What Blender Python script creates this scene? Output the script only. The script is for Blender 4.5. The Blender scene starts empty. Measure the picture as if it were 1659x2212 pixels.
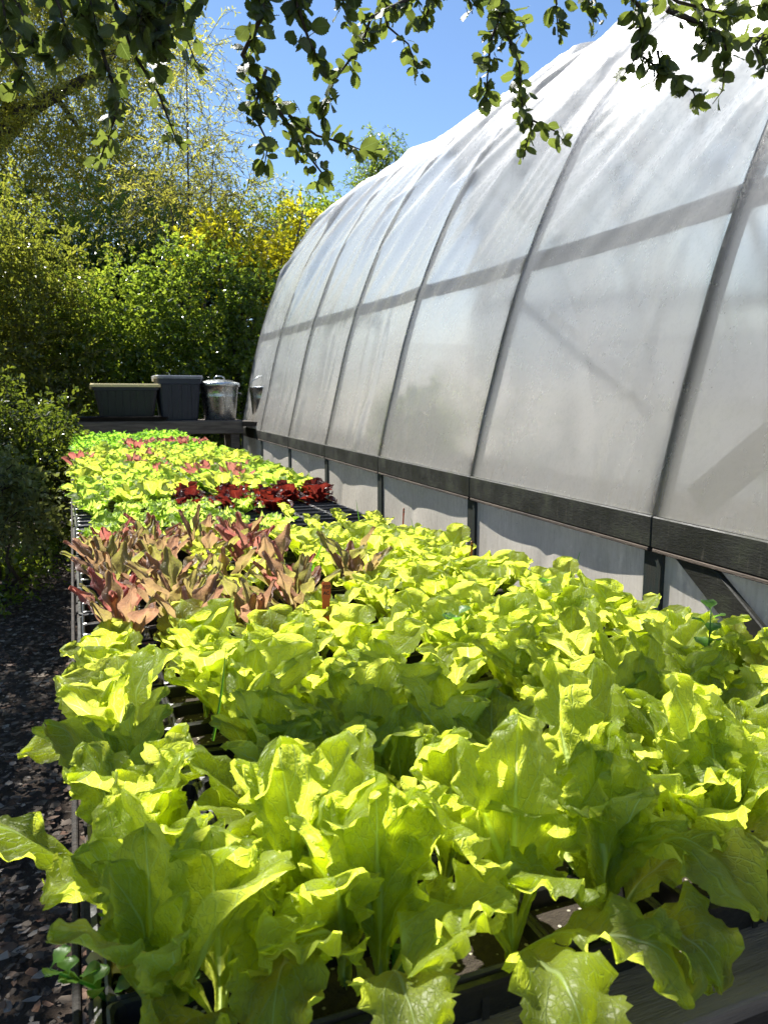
import bpy, math, random
import numpy as np
from mathutils import Vector, Matrix, Euler
random.seed(7); RNG = np.random.default_rng(11)
SC = bpy.context.scene
COL = SC.collection
R = math.radians

# ------------------------------------------------------------------ camera, sky, sun, exposure
CAMZ = 1.35
cam_data = bpy.data.cameras.new("camera"); cam = bpy.data.objects.new("camera", cam_data); COL.objects.link(cam)
PITCH, YAW = R(8.3076), R(18.940)
cam.location = (0, 0, CAMZ)
cam.rotation_euler = (R(90) - PITCH, 0, -YAW)
cam_data.sensor_fit = 'VERTICAL'; cam_data.sensor_height = 24.0
cam_data.lens = 12.0 / math.tan(math.atan(1106 / 1671.0))
cam_data.clip_start = 0.02; cam_data.clip_end = 2000
cam_data.dof.use_dof = True; cam_data.dof.focus_distance = 1.7; cam_data.dof.aperture_fstop = 9.0
SC.camera = cam

SUN_EL, SUN_AZ = R(55), R(-22)           # azimuth from +Y, negative towards -X
SUNV = Vector((math.sin(SUN_AZ) * math.cos(SUN_EL), math.cos(SUN_AZ) * math.cos(SUN_EL), math.sin(SUN_EL)))
world = bpy.data.worlds.new("World"); SC.world = world; world.use_nodes = True
wn = world.node_tree.nodes; wl = world.node_tree.links
sky = wn.new("ShaderNodeTexSky"); sky.sky_type = 'NISHITA'; sky.sun_disc = False
sky.sun_elevation = SUN_EL; sky.sun_rotation = SUN_AZ
sky.air_density = 1.0; sky.dust_density = 0.0; sky.ozone_density = 4.0; sky.altitude = 800
bg = wn["Background"]; bg.inputs[1].default_value = 0.075
wl.new(sky.outputs[0], bg.inputs[0])
sun_d = bpy.data.lights.new("sun", 'SUN'); sun_d.energy = 5.0; sun_d.angle = R(0.53); sun_d.color = (1.0, 0.97, 0.91)
sun = bpy.data.objects.new("sun", sun_d); COL.objects.link(sun)
sun.rotation_euler = SUNV.to_track_quat('Z', 'Y').to_euler(); sun.location = (-3, 8, 12)
SC.view_settings.view_transform = 'Standard'; SC.view_settings.look = 'None'
SC.view_settings.exposure = 1.32; SC.view_settings.gamma = 1.0
SC.cycles.max_bounces = 10; SC.cycles.transmission_bounces = 8; SC.cycles.transparent_max_bounces = 8
SC.cycles.diffuse_bounces = 4
SC.cycles.use_denoising = True
SC.cycles.sample_clamp_indirect = 6.0
SC.cycles.caustics_reflective = False; SC.cycles.caustics_refractive = True

# ------------------------------------------------------------------ helpers
_cw, _sw, _cp, _sp = math.cos(YAW), math.sin(YAW), math.cos(PITCH), math.sin(PITCH)
_F = np.array([_sw * _cp, _cw * _cp, -_sp]); _R = np.array([_cw, -_sw, 0.0]); _U = np.cross(_R, _F)
def at(px, py, Y):
    """world point at distance Y along the greenhouse axis (survey measurements taken from the photograph)"""
    r = _R * (px - 829.5) / 1671 + _U * (1106 - py) / 1671 + _F
    return np.array([0, 0, CAMZ]) + r * Y / r[1]

def tag(o, label=None, cat=None, group=None, kind=None):
    if label: o['label'] = label
    if cat: o['category'] = cat
    if group: o['group'] = group
    if kind: o['kind'] = kind
    return o
def empty(name, loc=(0, 0, 0), rz=0):
    o = bpy.data.objects.new(name, None); o.empty_display_size = 0.05
    o.location = loc; o.rotation_euler = (0, 0, rz); COL.objects.link(o); return o
def mesh_np(name, V, faces, uv=None, attr=None, smooth=True):
    """faces: (M,k) int array or list of tuples"""
    me = bpy.data.meshes.new(name)
    V = np.asarray(V, np.float32)
    if isinstance(faces, np.ndarray):
        M, k = faces.shape
        me.vertices.add(len(V)); me.vertices.foreach_set("co", V.ravel())
        me.loops.add(M * k); me.loops.foreach_set("vertex_index", faces.astype(np.int32).ravel())
        me.polygons.add(M)
        me.polygons.foreach_set("loop_start", np.arange(0, M * k, k, dtype=np.int32))
        me.polygons.foreach_set("loop_total", np.full(M, k, np.int32))
        fl = faces.ravel()
    else:
        me.from_pydata([tuple(v) for v in V], [], faces)
        fl = np.array([i for f in faces for i in f])
    if uv is not None:
        l = me.uv_layers.new(name="UVMap"); l.data.foreach_set("uv", np.asarray(uv, np.float32)[fl].ravel())
    if attr is not None:
        a = me.attributes.new("var", 'FLOAT', 'POINT'); a.data.foreach_set("value", np.asarray(attr, np.float32))
    me.update(calc_edges=True)
    me.polygons.foreach_set("use_smooth", np.full(len(me.polygons), smooth)); me.validate(clean_customdata=False)
    return me
def obj(name, me, mat, parent=None, loc=None, rot=None):
    o = bpy.data.objects.new(name, me); COL.objects.link(o)
    if mat and not me.materials: me.materials.append(mat)
    if parent: o.parent = parent
    if loc is not None: o.location = loc
    if rot is not None: o.rotation_euler = rot
    return o

class MB:
    """collects simple shapes into one mesh"""
    def __init__(s): s.v = []; s.f = []
    def add(s, V, F):
        b = len(s.v); s.v += [tuple(map(float, v)) for v in V]; s.f += [tuple(b + i for i in f) for f in F]
    def box(s, x0, y0, z0, x1, y1, z1, bev=0.0, M=None):
        xs, ys, zs = (x0, x1), (y0, y1), (z0, z1)
        if bev <= 0:
            V = [(x, y, z) for x in xs for y in ys for z in zs]
            F = [(0, 1, 3, 2), (4, 6, 7, 5), (0, 4, 5, 1), (2, 3, 7, 6), (0, 2, 6, 4), (1, 5, 7, 3)]
        else:
            b = bev; cx, cy, cz = (x0 + x1) / 2, (y0 + y1) / 2, (z0 + z1) / 2
            V = []
            for sx in (-1, 1):
                for sy in (-1, 1):
                    for sz in (-1, 1):
                        X = cx + sx * (x1 - x0) / 2; Y = cy + sy * (y1 - y0) / 2; Z = cz + sz * (z1 - z0) / 2
                        V += [(X, Y - sy * b, Z - sz * b), (X - sx * b, Y, Z - sz * b), (X - sx * b, Y - sy * b, Z)]
            def q(sx, sy, sz, a): return ((sx > 0) * 4 + (sy > 0) * 2 + (sz > 0)) * 3 + a
            F = []
            for sx in (-1, 1): F.append([q(sx, -1, -1, 0), q(sx, 1, -1, 0), q(sx, 1, 1, 0), q(sx, -1, 1, 0)][::sx])
            for sy in (-1, 1): F.append([q(-1, sy, -1, 1), q(1, sy, -1, 1), q(1, sy, 1, 1), q(-1, sy, 1, 1)][::-sy])
            for sz in (-1, 1): F.append([q(-1, -1, sz, 2), q(1, -1, sz, 2), q(1, 1, sz, 2), q(-1, 1, sz, 2)][::sz])
            for sx in (-1, 1):
                for sy in (-1, 1): F.append([q(sx, sy, -1, 0), q(sx, sy, -1, 1), q(sx, sy, 1, 1), q(sx, sy, 1, 0)][::sx * sy])
                for sz in (-1, 1): F.append([q(sx, -1, sz, 0), q(sx, -1, sz, 2), q(sx, 1, sz, 2), q(sx, 1, sz, 0)][::-sx * sz])
            for sy in (-1, 1):
                for sz in (-1, 1): F.append([q(-1, sy, sz, 1), q(-1, sy, sz, 2), q(1, sy, sz, 2), q(1, sy, sz, 1)][::sy * sz])
            for sx in (-1, 1):
                for sy in (-1, 1):
                    for sz in (-1, 1): F.append([q(sx, sy, sz, 0), q(sx, sy, sz, 1), q(sx, sy, sz, 2)][::sx * sy * sz])
        if M is not None: V = [tuple(M @ Vector(v)) for v in V]
        s.add(V, F); return s
    def tube(s, pts, rad, n=6, cap=True):
        pts = [Vector(p) for p in pts]
        if not hasattr(rad, '__len__'): rad = [rad] * len(pts)
        V = []; prev = None
        for i, p in enumerate(pts):
            d = (pts[min(i + 1, len(pts) - 1)] - pts[max(i - 1, 0)]).normalized()
            if prev is None: a = d.orthogonal().normalized()
            else: a = (prev - d * prev.dot(d)); a = a.normalized() if a.length > 1e-6 else d.orthogonal().normalized()
            prev = a; b = d.cross(a)
            V += [p + (a * math.cos(t) + b * math.sin(t)) * rad[i] for t in [2 * math.pi * k / n for k in range(n)]]
        F = [(i * n + k, i * n + (k + 1) % n, (i + 1) * n + (k + 1) % n, (i + 1) * n + k) for i in range(len(pts) - 1) for k in range(n)]
        if cap: F += [tuple(range(n))[::-1], tuple((len(pts) - 1) * n + k for k in range(n))]
        s.add(V, F); return s
    def lathe(s, prof, n=24, c=(0, 0, 0)):
        V = [(c[0] + r * math.cos(2 * math.pi * k / n), c[1] + r * math.sin(2 * math.pi * k / n), c[2] + z) for r, z in prof for k in range(n)]
        F = [(i * n + k, i * n + (k + 1) % n, (i + 1) * n + (k + 1) % n, (i + 1) * n + k) for i in range(len(prof) - 1) for k in range(n)]
        s.add(V, F); return s
    def mesh(s, name, smooth=False):
        me = bpy.data.meshes.new(name); me.from_pydata(s.v, [], s.f)
        me.polygons.foreach_set("use_smooth", [smooth] * len(me.polygons)); me.update(); return me
    def build(s, name, mat, parent=None, smooth=False, loc=None, rot=None):
        return obj(name, s.mesh(name, smooth), mat, parent, loc, rot)

# ------------------------------------------------------------------ materials
class NT:
    def __init__(s, name):
        s.m = bpy.data.materials.new(name); s.m.use_nodes = True; s.t = s.m.node_tree; s.t.nodes.clear()
        s.out = s.t.nodes.new("ShaderNodeOutputMaterial")
    def n(s, typ, ins=None, **kw):
        nd = s.t.nodes.new("ShaderNode" + typ)
        for k, v in kw.items(): setattr(nd, k, v)
        for k, v in (ins or {}).items():
            if isinstance(v, bpy.types.NodeSocket): s.t.links.new(v, nd.inputs[k])
            else: nd.inputs[k].default_value = v
        return nd
    def math(s, op, a, b=0.0, c=0.0, clamp=False):
        return s.n("Math", {0: a, 1: b, 2: c}, operation=op, use_clamp=clamp).outputs[0]
    def ss(s, x, a, b, o0=0.0, o1=1.0):
        return s.n("MapRange", {0: x, 1: a, 2: b, 3: o0, 4: o1}, interpolation_type='SMOOTHSTEP').outputs[0]
    def mix(s, f, a, b, bt='MIX'):
        nd = s.n("Mix", {0: f}, data_type='RGBA', blend_type=bt)
        for k, v in ((6, a), (7, b)):
            if isinstance(v, bpy.types.NodeSocket): s.t.links.new(v, nd.inputs[k])
            else: nd.inputs[k].default_value = (*v, 1) if len(v) == 3 else v
        return nd.outputs[2]
    def noise(s, scale, detail=3, rough=0.5, vec=None, dist=0.0):
        nd = s.n("TexNoise", {"Scale": scale, "Detail": detail, "Roughness": rough, "Distortion": dist})
        if vec is not None: s.t.links.new(vec, nd.inputs["Vector"])
        return nd.outputs["Fac"]
    def bump(s, h, strength, dist=0.01):
        return s.n("Bump", {"Height": h, "Strength": strength, "Distance": dist}).outputs[0]
    def done(s, shader): s.t.links.new(shader, s.out.inputs[0]); return s.m

def simple_mat(name, c1, c2, rough=0.6, scale=8.0, bump=0.3, bscale=60.0, metal=0.0, spec=0.5, stretch=None, bdist=0.003):
    t = NT(name); tc = t.n("TexCoord"); v = tc.outputs["Object"]
    if stretch: v = t.n("Mapping", {0: v, 3: stretch}).outputs[0]
    n1 = t.noise(scale, 5, 0.6, v); n2 = t.noise(bscale, 4, 0.6, v)
    rnd = t.n("ObjectInfo").outputs["Random"]
    f = t.math('ADD', t.ss(n1, 0.3, 0.7), t.math('MULTIPLY', t.math('SUBTRACT', rnd, 0.5), 0.5), clamp=True)
    c = t.mix(f, c1, c2)
    p = t.n("BsdfPrincipled", {"Base Color": c, "Roughness": t.ss(n2, 0.2, 0.8, rough - 0.12, min(1, rough + 0.12)), "Metallic": metal,
                               "Specular IOR Level": spec, "Normal": t.bump(n2, bump, bdist)})
    return t.done(p.outputs[0])

def lettuce_mat(name, refl, refl2, trans, trans2, edge=None, edge_t=None, rib=(0.55, 0.68, 0.3), veinc=6.0, tw=0.74, rough=0.43):
    """refl / trans: reflected and transmitted leaf colours with a second tone mixed in by noise and plant"""
    t = NT(name); uv = t.n("UVMap").outputs[0]
    sx = t.n("SeparateXYZ", {0: uv}); U = sx.outputs[0]; T = sx.outputs[1]
    obc = t.n("TexCoord").outputs["Object"]
    rnd = t.n("ObjectInfo").outputs["Random"]
    s = t.math('ABSOLUTE', t.math('SUBTRACT', t.math('MULTIPLY', U, 2.0), 1.0))
    wob = t.math('MULTIPLY', t.math('SUBTRACT', t.noise(7.0, 3, 0.5, obc.node.outputs["UV"]), 0.5), 0.22)
    # midrib, wide and pale at the base
    wbase = t.math('ADD', 0.018, t.math('MULTIPLY', t.math('POWER', t.math('SUBTRACT', 1.0, T, clamp=True), 3.0), 0.55))
    mid = t.math('SUBTRACT', 1.0, t.ss(t.math('DIVIDE', s, wbase), 0.4, 1.6))
    # side veins sweeping outwards
    ph = t.math('ADD', t.math('MULTIPLY', t.math('SUBTRACT', T, t.math('MULTIPLY', s, 0.42)), veinc), t.math('MULTIPLY', wob, veinc * 0.5))
    tri = t.math('ABSOLUTE', t.math('SUBTRACT', t.math('FRACT', ph), 0.5))
    vein = t.math('SUBTRACT', 1.0, t.ss(tri, 0.0, 0.07))
    vein = t.math('MULTIPLY', vein, t.ss(s, 0.95, 0.5, 0.25, 1.0))
    vor = t.n("TexVoronoi", {"Scale": 16.0, "Vector": t.n("Mapping", {0: obc.node.outputs["UV"], 3: (1, 1.5, 1)}).outputs[0]}, feature='DISTANCE_TO_EDGE').outputs["Distance"]
    net = t.math('SUBTRACT', 1.0, t.ss(vor, 0.0, 0.07))
    vm = t.math('MAXIMUM', mid, t.math('MAXIMUM', t.math('MULTIPLY', vein, 0.75), t.math('MULTIPLY', net, 0.45)))
    mott = t.ss(t.noise(22, 4, 0.6, obc), 0.3, 0.7)
    sel = t.math('ADD', t.math('MULTIPLY', mott, 0.35), t.math('MULTIPLY', rnd, 0.8), clamp=True)
    cr = t.mix(sel, refl, refl2); ct = t.mix(sel, trans, trans2)
    if edge:
        em = t.math('MULTIPLY', t.ss(t.math('ADD', t.math('MULTIPLY', s, 0.35), t.math('ADD', T, t.math('MULTIPLY', wob, 1.5))), 0.35, 1.05), t.ss(rnd, 0.0, 0.9, 0.1, 1.0))
        cr = t.mix(em, cr, edge); ct = t.mix(em, ct, edge_t)
    cr = t.mix(t.math('MULTIPLY', vm, 0.7), cr, rib); ct = t.mix(t.math('MULTIPLY', vm, 0.65), ct, tuple(min(1, c * 1.45) for c in rib))
    spot = t.math('MULTIPLY', t.ss(t.noise(38, 2, .5, obc), .70, .76), t.ss(t.noise(7, 2, .5, obc), .50, .62)); cr = t.mix(spot, cr, (.30, .22, .07)); ct = t.mix(spot, ct, (.45, .30, .06))
    # thick pale base lets less light through
    base = t.ss(T, 0.35, 0.0)
    puck = t.noise(55, 3, 0.55, obc)
    h = t.math('SUBTRACT', t.math('MULTIPLY', puck, 0.9), t.math('MULTIPLY', vm, 0.5))
    nrm = t.bump(h, 0.8, 0.005)
    p = t.n("BsdfPrincipled", {"Base Color": cr, "Roughness": rough, "Specular IOR Level": 0.6, "Normal": nrm})
    tl = t.n("BsdfTranslucent", {"Color": ct, "Normal": nrm})
    fac = t.math('SUBTRACT', tw, t.math('MULTIPLY', base, 0.2))
    return t.done(t.n("MixShader", {0: fac, 1: p.outputs[0], 2: tl.outputs[0]}).outputs[0])

def foliage_mat(name, c1, c2, t1, t2, rough=0.35, spec=0.5, tw=0.45, scale=1.2):
    t = NT(name); a = t.n("Attribute", attribute_name="var").outputs["Fac"]
    obc = t.n("TexCoord").outputs["Object"]
    f = t.math('ADD', t.math('MULTIPLY', a, 0.7), t.math('MULTIPLY', t.ss(t.noise(scale, 3, 0.5, obc), 0.35, 0.65), 0.3), clamp=True)
    p = t.n("BsdfPrincipled", {"Base Color": t.mix(f, c1, c2), "Roughness": rough, "Specular IOR Level": spec})
    tl = t.n("BsdfTranslucent", {"Color": t.mix(f, t1, t2)})
    return t.done(t.n("MixShader", {0: tw, 1: p.outputs[0], 2: tl.outputs[0]}).outputs[0])

M = {}
M['lettuce'] = lettuce_mat("green_lettuce_leaf", (0.20, 0.27, 0.03), (0.30, 0.37, 0.06), (0.64, 0.74, 0.03), (0.80, 0.86, 0.10))
M['frilly'] = lettuce_mat("frilly_lettuce_leaf", (0.22, 0.34, 0.05), (0.32, 0.44, 0.09), (0.52, 0.72, 0.07), (0.64, 0.80, 0.14), rib=(0.6, 0.7, 0.35))
M['batavia'] = lettuce_mat("batavia_lettuce_leaf", (0.20, 0.30, 0.03), (0.30, 0.36, 0.05), (0.38, 0.62, 0.04), (0.48, 0.70, 0.07),
                           edge=(0.24, 0.27, 0.05), edge_t=(0.56, 0.62, 0.05))
M['mizuna'] = lettuce_mat("mustard_leaf", (0.12, 0.28, 0.03), (0.18, 0.36, 0.05), (0.30, 0.62, 0.02), (0.42, 0.74, 0.04))
M['oakleaf'] = lettuce_mat("oakleaf_lettuce_leaf", (0.20, 0.21, 0.07), (0.24, 0.17, 0.10), (0.48, 0.56, 0.07), (0.56, 0.46, 0.12),
                           edge=(0.24, 0.13, 0.10), edge_t=(0.58, 0.31, 0.18), rib=(0.55, 0.38, 0.25), tw=0.5)
M['redoak'] = lettuce_mat("pink_oakleaf_lettuce_leaf", (0.26, 0.10, 0.08), (0.24, 0.13, 0.08), (0.60, 0.20, 0.17), (0.60, 0.36, 0.18),
                          edge=(0.26, 0.05, 0.05), edge_t=(0.62, 0.18, 0.14), rib=(0.6, 0.35, 0.28), tw=0.5)
M['redlet'] = lettuce_mat("dark_red_lettuce_leaf", (0.022, 0.007, 0.010), (0.07, 0.02, 0.014), (0.07, 0.006, 0.010), (0.30, 0.03, 0.012),
                          rib=(0.35, 0.08, 0.05), tw=0.5, rough=0.3)
M['deadleaf'] = simple_mat("withered_leaf", (0.45, 0.38, 0.14), (0.30, 0.20, 0.08), 0.7, 30)
M['oak'] = foliage_mat("oak_leaf", (0.020, 0.035, 0.008), (0.05, 0.075, 0.016), (0.10, 0.18, 0.015), (0.28, 0.40, 0.04), 0.42, 0.4, 0.35)
t = NT("oak_leaf_near"); uvn = t.n("UVMap").outputs[0]; sxyz = t.n("SeparateXYZ", {0: uvn}); rnd = t.n("ObjectInfo").outputs["Random"]
ss_ = t.math('ABSOLUTE', t.math('SUBTRACT', t.math('MULTIPLY', sxyz.outputs[0], 2.0), 1.0))
ph = t.math('MULTIPLY', t.math('SUBTRACT', sxyz.outputs[1], t.math('MULTIPLY', ss_, 0.3)), 6.0)
vn = t.math('MAXIMUM', t.math('SUBTRACT', 1.0, t.ss(ss_, 0.02, 0.1)), t.math('MULTIPLY', t.math('SUBTRACT', 1.0, t.ss(t.math('ABSOLUTE', t.math('SUBTRACT', t.math('FRACT', ph), 0.5)), 0.0, 0.1)), 0.5))
cr = t.mix(t.math('MULTIPLY', vn, 0.5), t.mix(rnd, (0.018, 0.030, 0.009), (0.045, 0.060, 0.018)), (0.12, 0.17, 0.06))
ct = t.mix(t.math('MULTIPLY', vn, 0.5), t.mix(rnd, (0.07, 0.11, 0.015), (0.27, 0.34, 0.05)), (0.35, 0.45, 0.12))
nb = t.bump(t.math('ADD', t.noise(180, 2, 0.5, t.n("TexCoord").outputs["Object"]), vn), 0.35, 0.002)
M['oaknear'] = t.done(t.n("MixShader", {0: 0.38, 1: t.n("BsdfPrincipled", {"Base Color": cr, "Roughness": 0.4, "Normal": nb}).outputs[0], 2: t.n("BsdfTranslucent", {"Color": ct}).outputs[0]}).outputs[0])
M['willow'] = foliage_mat("narrow_leaf", (0.12, 0.14, 0.03), (0.22, 0.22, 0.05), (0.46, 0.48, 0.05), (0.76, 0.70, 0.09), 0.22, 0.9, 0.6)
M['olive'] = foliage_mat("olive_bush_leaf", (0.07, 0.095, 0.02), (0.16, 0.16, 0.035), (0.24, 0.30, 0.03), (0.48, 0.48, 0.05), 0.24, 0.6, 0.5)
M['shrub'] = foliage_mat("shrub_leaf", (0.045, 0.08, 0.015), (0.10, 0.15, 0.03), (0.17, 0.30, 0.025), (0.52, 0.62, 0.05), 0.22, 0.8, 0.5)
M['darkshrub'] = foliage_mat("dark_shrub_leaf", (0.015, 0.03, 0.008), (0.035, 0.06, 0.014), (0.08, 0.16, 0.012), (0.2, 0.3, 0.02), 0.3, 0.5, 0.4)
M['golden'] = foliage_mat("golden_leaf", (0.28, 0.26, 0.02), (0.40, 0.34, 0.03), (0.70, 0.70, 0.02), (0.80, 0.72, 0.03), 0.35, 0.5, 0.6)
M['leafy'] = foliage_mat("glossy_bush_leaf", (0.035, 0.055, 0.012), (0.08, 0.10, 0.02), (0.12, 0.18, 0.015), (0.32, 0.36, 0.03), 0.24, 0.7, 0.45)
M['ivy'] = foliage_mat("pale_bush_leaf", (0.12, 0.15, 0.05), (0.22, 0.23, 0.09), (0.20, 0.26, 0.05), (0.38, 0.40, 0.10), 0.35, 0.5, 0.35)
M['weed'] = foliage_mat("weed_leaf", (0.05, 0.12, 0.02), (0.10, 0.20, 0.03), (0.15, 0.40, 0.02), (0.28, 0.55, 0.04), 0.4, 0.4, 0.5)
M['bark'] = simple_mat("bark", (0.10, 0.075, 0.05), (0.04, 0.03, 0.022), 0.9, 6, 0.9, 40, stretch=(4, 4, 0.6), bdist=0.02)
M['twig'] = simple_mat("twig_bark", (0.07, 0.05, 0.035), (0.035, 0.026, 0.02), 0.85, 20, 0.5, 120)
M['wood'] = simple_mat("weathered_wood", (0.11, 0.082, 0.06), (0.04, 0.03, 0.024), 0.85, 5, 0.8, 50, stretch=(8, 0.7, 8), bdist=0.004)
M['woodx'] = simple_mat("darkened_weathered_plank", (0.05, 0.038, 0.028), (0.018, 0.014, 0.011), 0.85, 5, 0.8, 50, stretch=(0.7, 8, 8), bdist=0.004)  # weathered wood, darkened further to stand in for shade at the table edge
t = NT("dark_damp_timber"); obc = t.n("TexCoord").outputs["Object"]
gr = t.noise(50, 5, .65, t.n("Mapping", {0: obc, 3: (8, .8, 3)}).outputs[0]); al = t.noise(5, 6, .7, obc); dr = t.noise(22, 4, .6, t.n("Mapping", {0: obc, 3: (1, 3, .35)}).outputs[0])
c = t.mix(gr, (0.007, 0.008, 0.006), (0.026, 0.024, 0.016)); c = t.mix(t.ss(al, .48, .7, 0, .7), c, (0.035, 0.042, 0.014)); c = t.mix(t.ss(dr, .58, .75, 0, .6), c, (0.085, 0.075, 0.055))
M['wetwood'] = t.done(t.n("BsdfPrincipled", {"Base Color": c, "Roughness": t.ss(al, .3, .7, .45, .8), "Normal": t.bump(t.math('ADD', gr, al), .5, .003)}).outputs[0])
M['paintpost'] = simple_mat("dark_green_post", (0.012, 0.028, 0.026), (0.03, 0.03, 0.022), 0.6, 6, 0.5, 60, stretch=(5, 5, .7))
M['pipe'] = simple_mat("grey_steel_hoop", (0.045, 0.045, 0.04), (0.025, 0.025, 0.022), 0.5, 8, 0.3, 60, metal=0.3)
M['benchwood'] = simple_mat("grey_bench_wood", (0.22, 0.18, 0.14), (0.10, 0.08, 0.065), 0.85, 5, 0.8, 50, stretch=(0.7, 8, 8), bdist=0.004)
M['blackplastic'] = simple_mat("black_nursery_plastic", (0.010, 0.010, 0.010), (0.022, 0.021, 0.019), 0.38, 9, 0.25, 80)
M['tote'] = simple_mat("charcoal_tote_plastic", (0.012, 0.013, 0.016), (0.020, 0.021, 0.025), 0.42, 3, 0.1, 200)
M['navytote'] = simple_mat("navy_tote_plastic", (0.012, 0.018, 0.032), (0.018, 0.024, 0.038), 0.38, 3, 0.1, 200)
M['yellowlid'] = simple_mat("yellow_tote_lid", (0.88, 0.72, 0.34), (0.78, 0.62, 0.30), 0.4, 4, 0.1, 100)
M['greylid'] = simple_mat("dusty_navy_lid", (0.20, 0.21, 0.24), (0.30, 0.31, 0.33), 0.4, 6, 0.1, 100)
M['galv'] = simple_mat("galvanised_steel", (0.42, 0.44, 0.46), (0.58, 0.60, 0.60), 0.28, 5, 0.05, 30, metal=1.0)
M['whiteplastic'] = simple_mat("white_plastic_tray", (0.55, 0.55, 0.54), (0.40, 0.40, 0.39), 0.4, 8, 0.1, 80)
M['orangetag'] = simple_mat("orange_plant_label", (0.85, 0.16, 0.02), (0.75, 0.12, 0.02), 0.4, 10, 0.05, 100)
M['yellowtag'] = simple_mat("amber_plant_label", (0.75, 0.33, 0.03), (0.70, 0.25, 0.03), 0.4, 10, 0.05, 100)
M['ink'] = simple_mat("black_marker_ink", (0.01, 0.01, 0.01), (0.015, 0.015, 0.015), 0.6)
M['drystem'] = simple_mat("dry_stem", (0.50, 0.40, 0.20), (0.22, 0.15, 0.07), 0.7, 40, 0.4, 120)
M['blue'] = simple_mat("blue_string", (0.2, 0.5, 0.75), (0.25, 0.55, 0.8), 0.5)

# potting soil with perlite
t = NT("potting_soil"); obc = t.n("TexCoord").outputs["Object"]
n1 = t.noise(140, 5, 0.7, obc); vo = t.n("TexVoronoi", {"Scale": 170.0, "Vector": obc}); 
sel = t.math('MULTIPLY', t.ss(vo.outputs["Distance"], 0.42, 0.30), t.ss(t.n("SeparateXYZ", {0: vo.outputs["Color"]}).outputs[0], 0.80, 0.86))
M['soil'] = t.done(t.n("BsdfPrincipled", {"Base Color": t.mix(sel, t.mix(n1, (0.012, 0.009, 0.006), (0.07, 0.05, 0.032)), (0.55, 0.5, 0.40)), "Roughness": 0.95,
                                          "Normal": t.bump(t.math('ADD', n1, sel), 1.0, 0.008)}).outputs[0])
# shaded earth of the path
t = NT("path_earth"); obc = t.n("TexCoord").outputs["Object"]
n1 = t.noise(2.5, 5, 0.6, obc); n2 = t.noise(60, 4, 0.7, obc); vo = t.n("TexVoronoi", {"Scale": 34.0, "Randomness": 1.0, "Vector": t.n("Mapping", {0: obc, 3: (1, 0.6, 1)}).outputs[0]})
chip = t.math('MULTIPLY', t.ss(vo.outputs["Distance"], 0.45, 0.33), t.ss(t.n("SeparateXYZ", {0: vo.outputs["Color"]}).outputs[0], 0.55, 0.6))
c = t.mix(n2, t.mix(t.ss(n1, .35, .65), (0.026, 0.016, 0.010), (0.045, 0.029, 0.018)), (0.065, 0.045, 0.03))
M['earth'] = t.done(t.n("BsdfPrincipled", {"Base Color": t.mix(t.math('MULTIPLY', chip, 0.7), c, (0.10, 0.085, 0.07)), "Roughness": 0.95,
                                           "Normal": t.bump(t.math('ADD', n2, chip), 0.9, 0.01)}).outputs[0])
t = NT("wood_chip"); a = t.n("Attribute", attribute_name="var").outputs["Fac"]
rp = t.n("ValToRGB", {0: a}); e = rp.color_ramp.elements
e[0].color = (0.045, 0.032, 0.022, 1); e[1].color = (0.34, 0.29, 0.23, 1)
for pz, cc in ((0.35, (0.09, 0.066, 0.046, 1)), (0.6, (0.16, 0.125, 0.09, 1)), (0.78, (0.15, 0.07, 0.035, 1)), (0.88, (0.22, 0.19, 0.16, 1))):
    el = e.new(pz); el.color = cc
M['chip'] = t.done(t.n("BsdfPrincipled", {"Base Color": rp.outputs[0], "Roughness": 0.8}).outputs[0])

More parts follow.
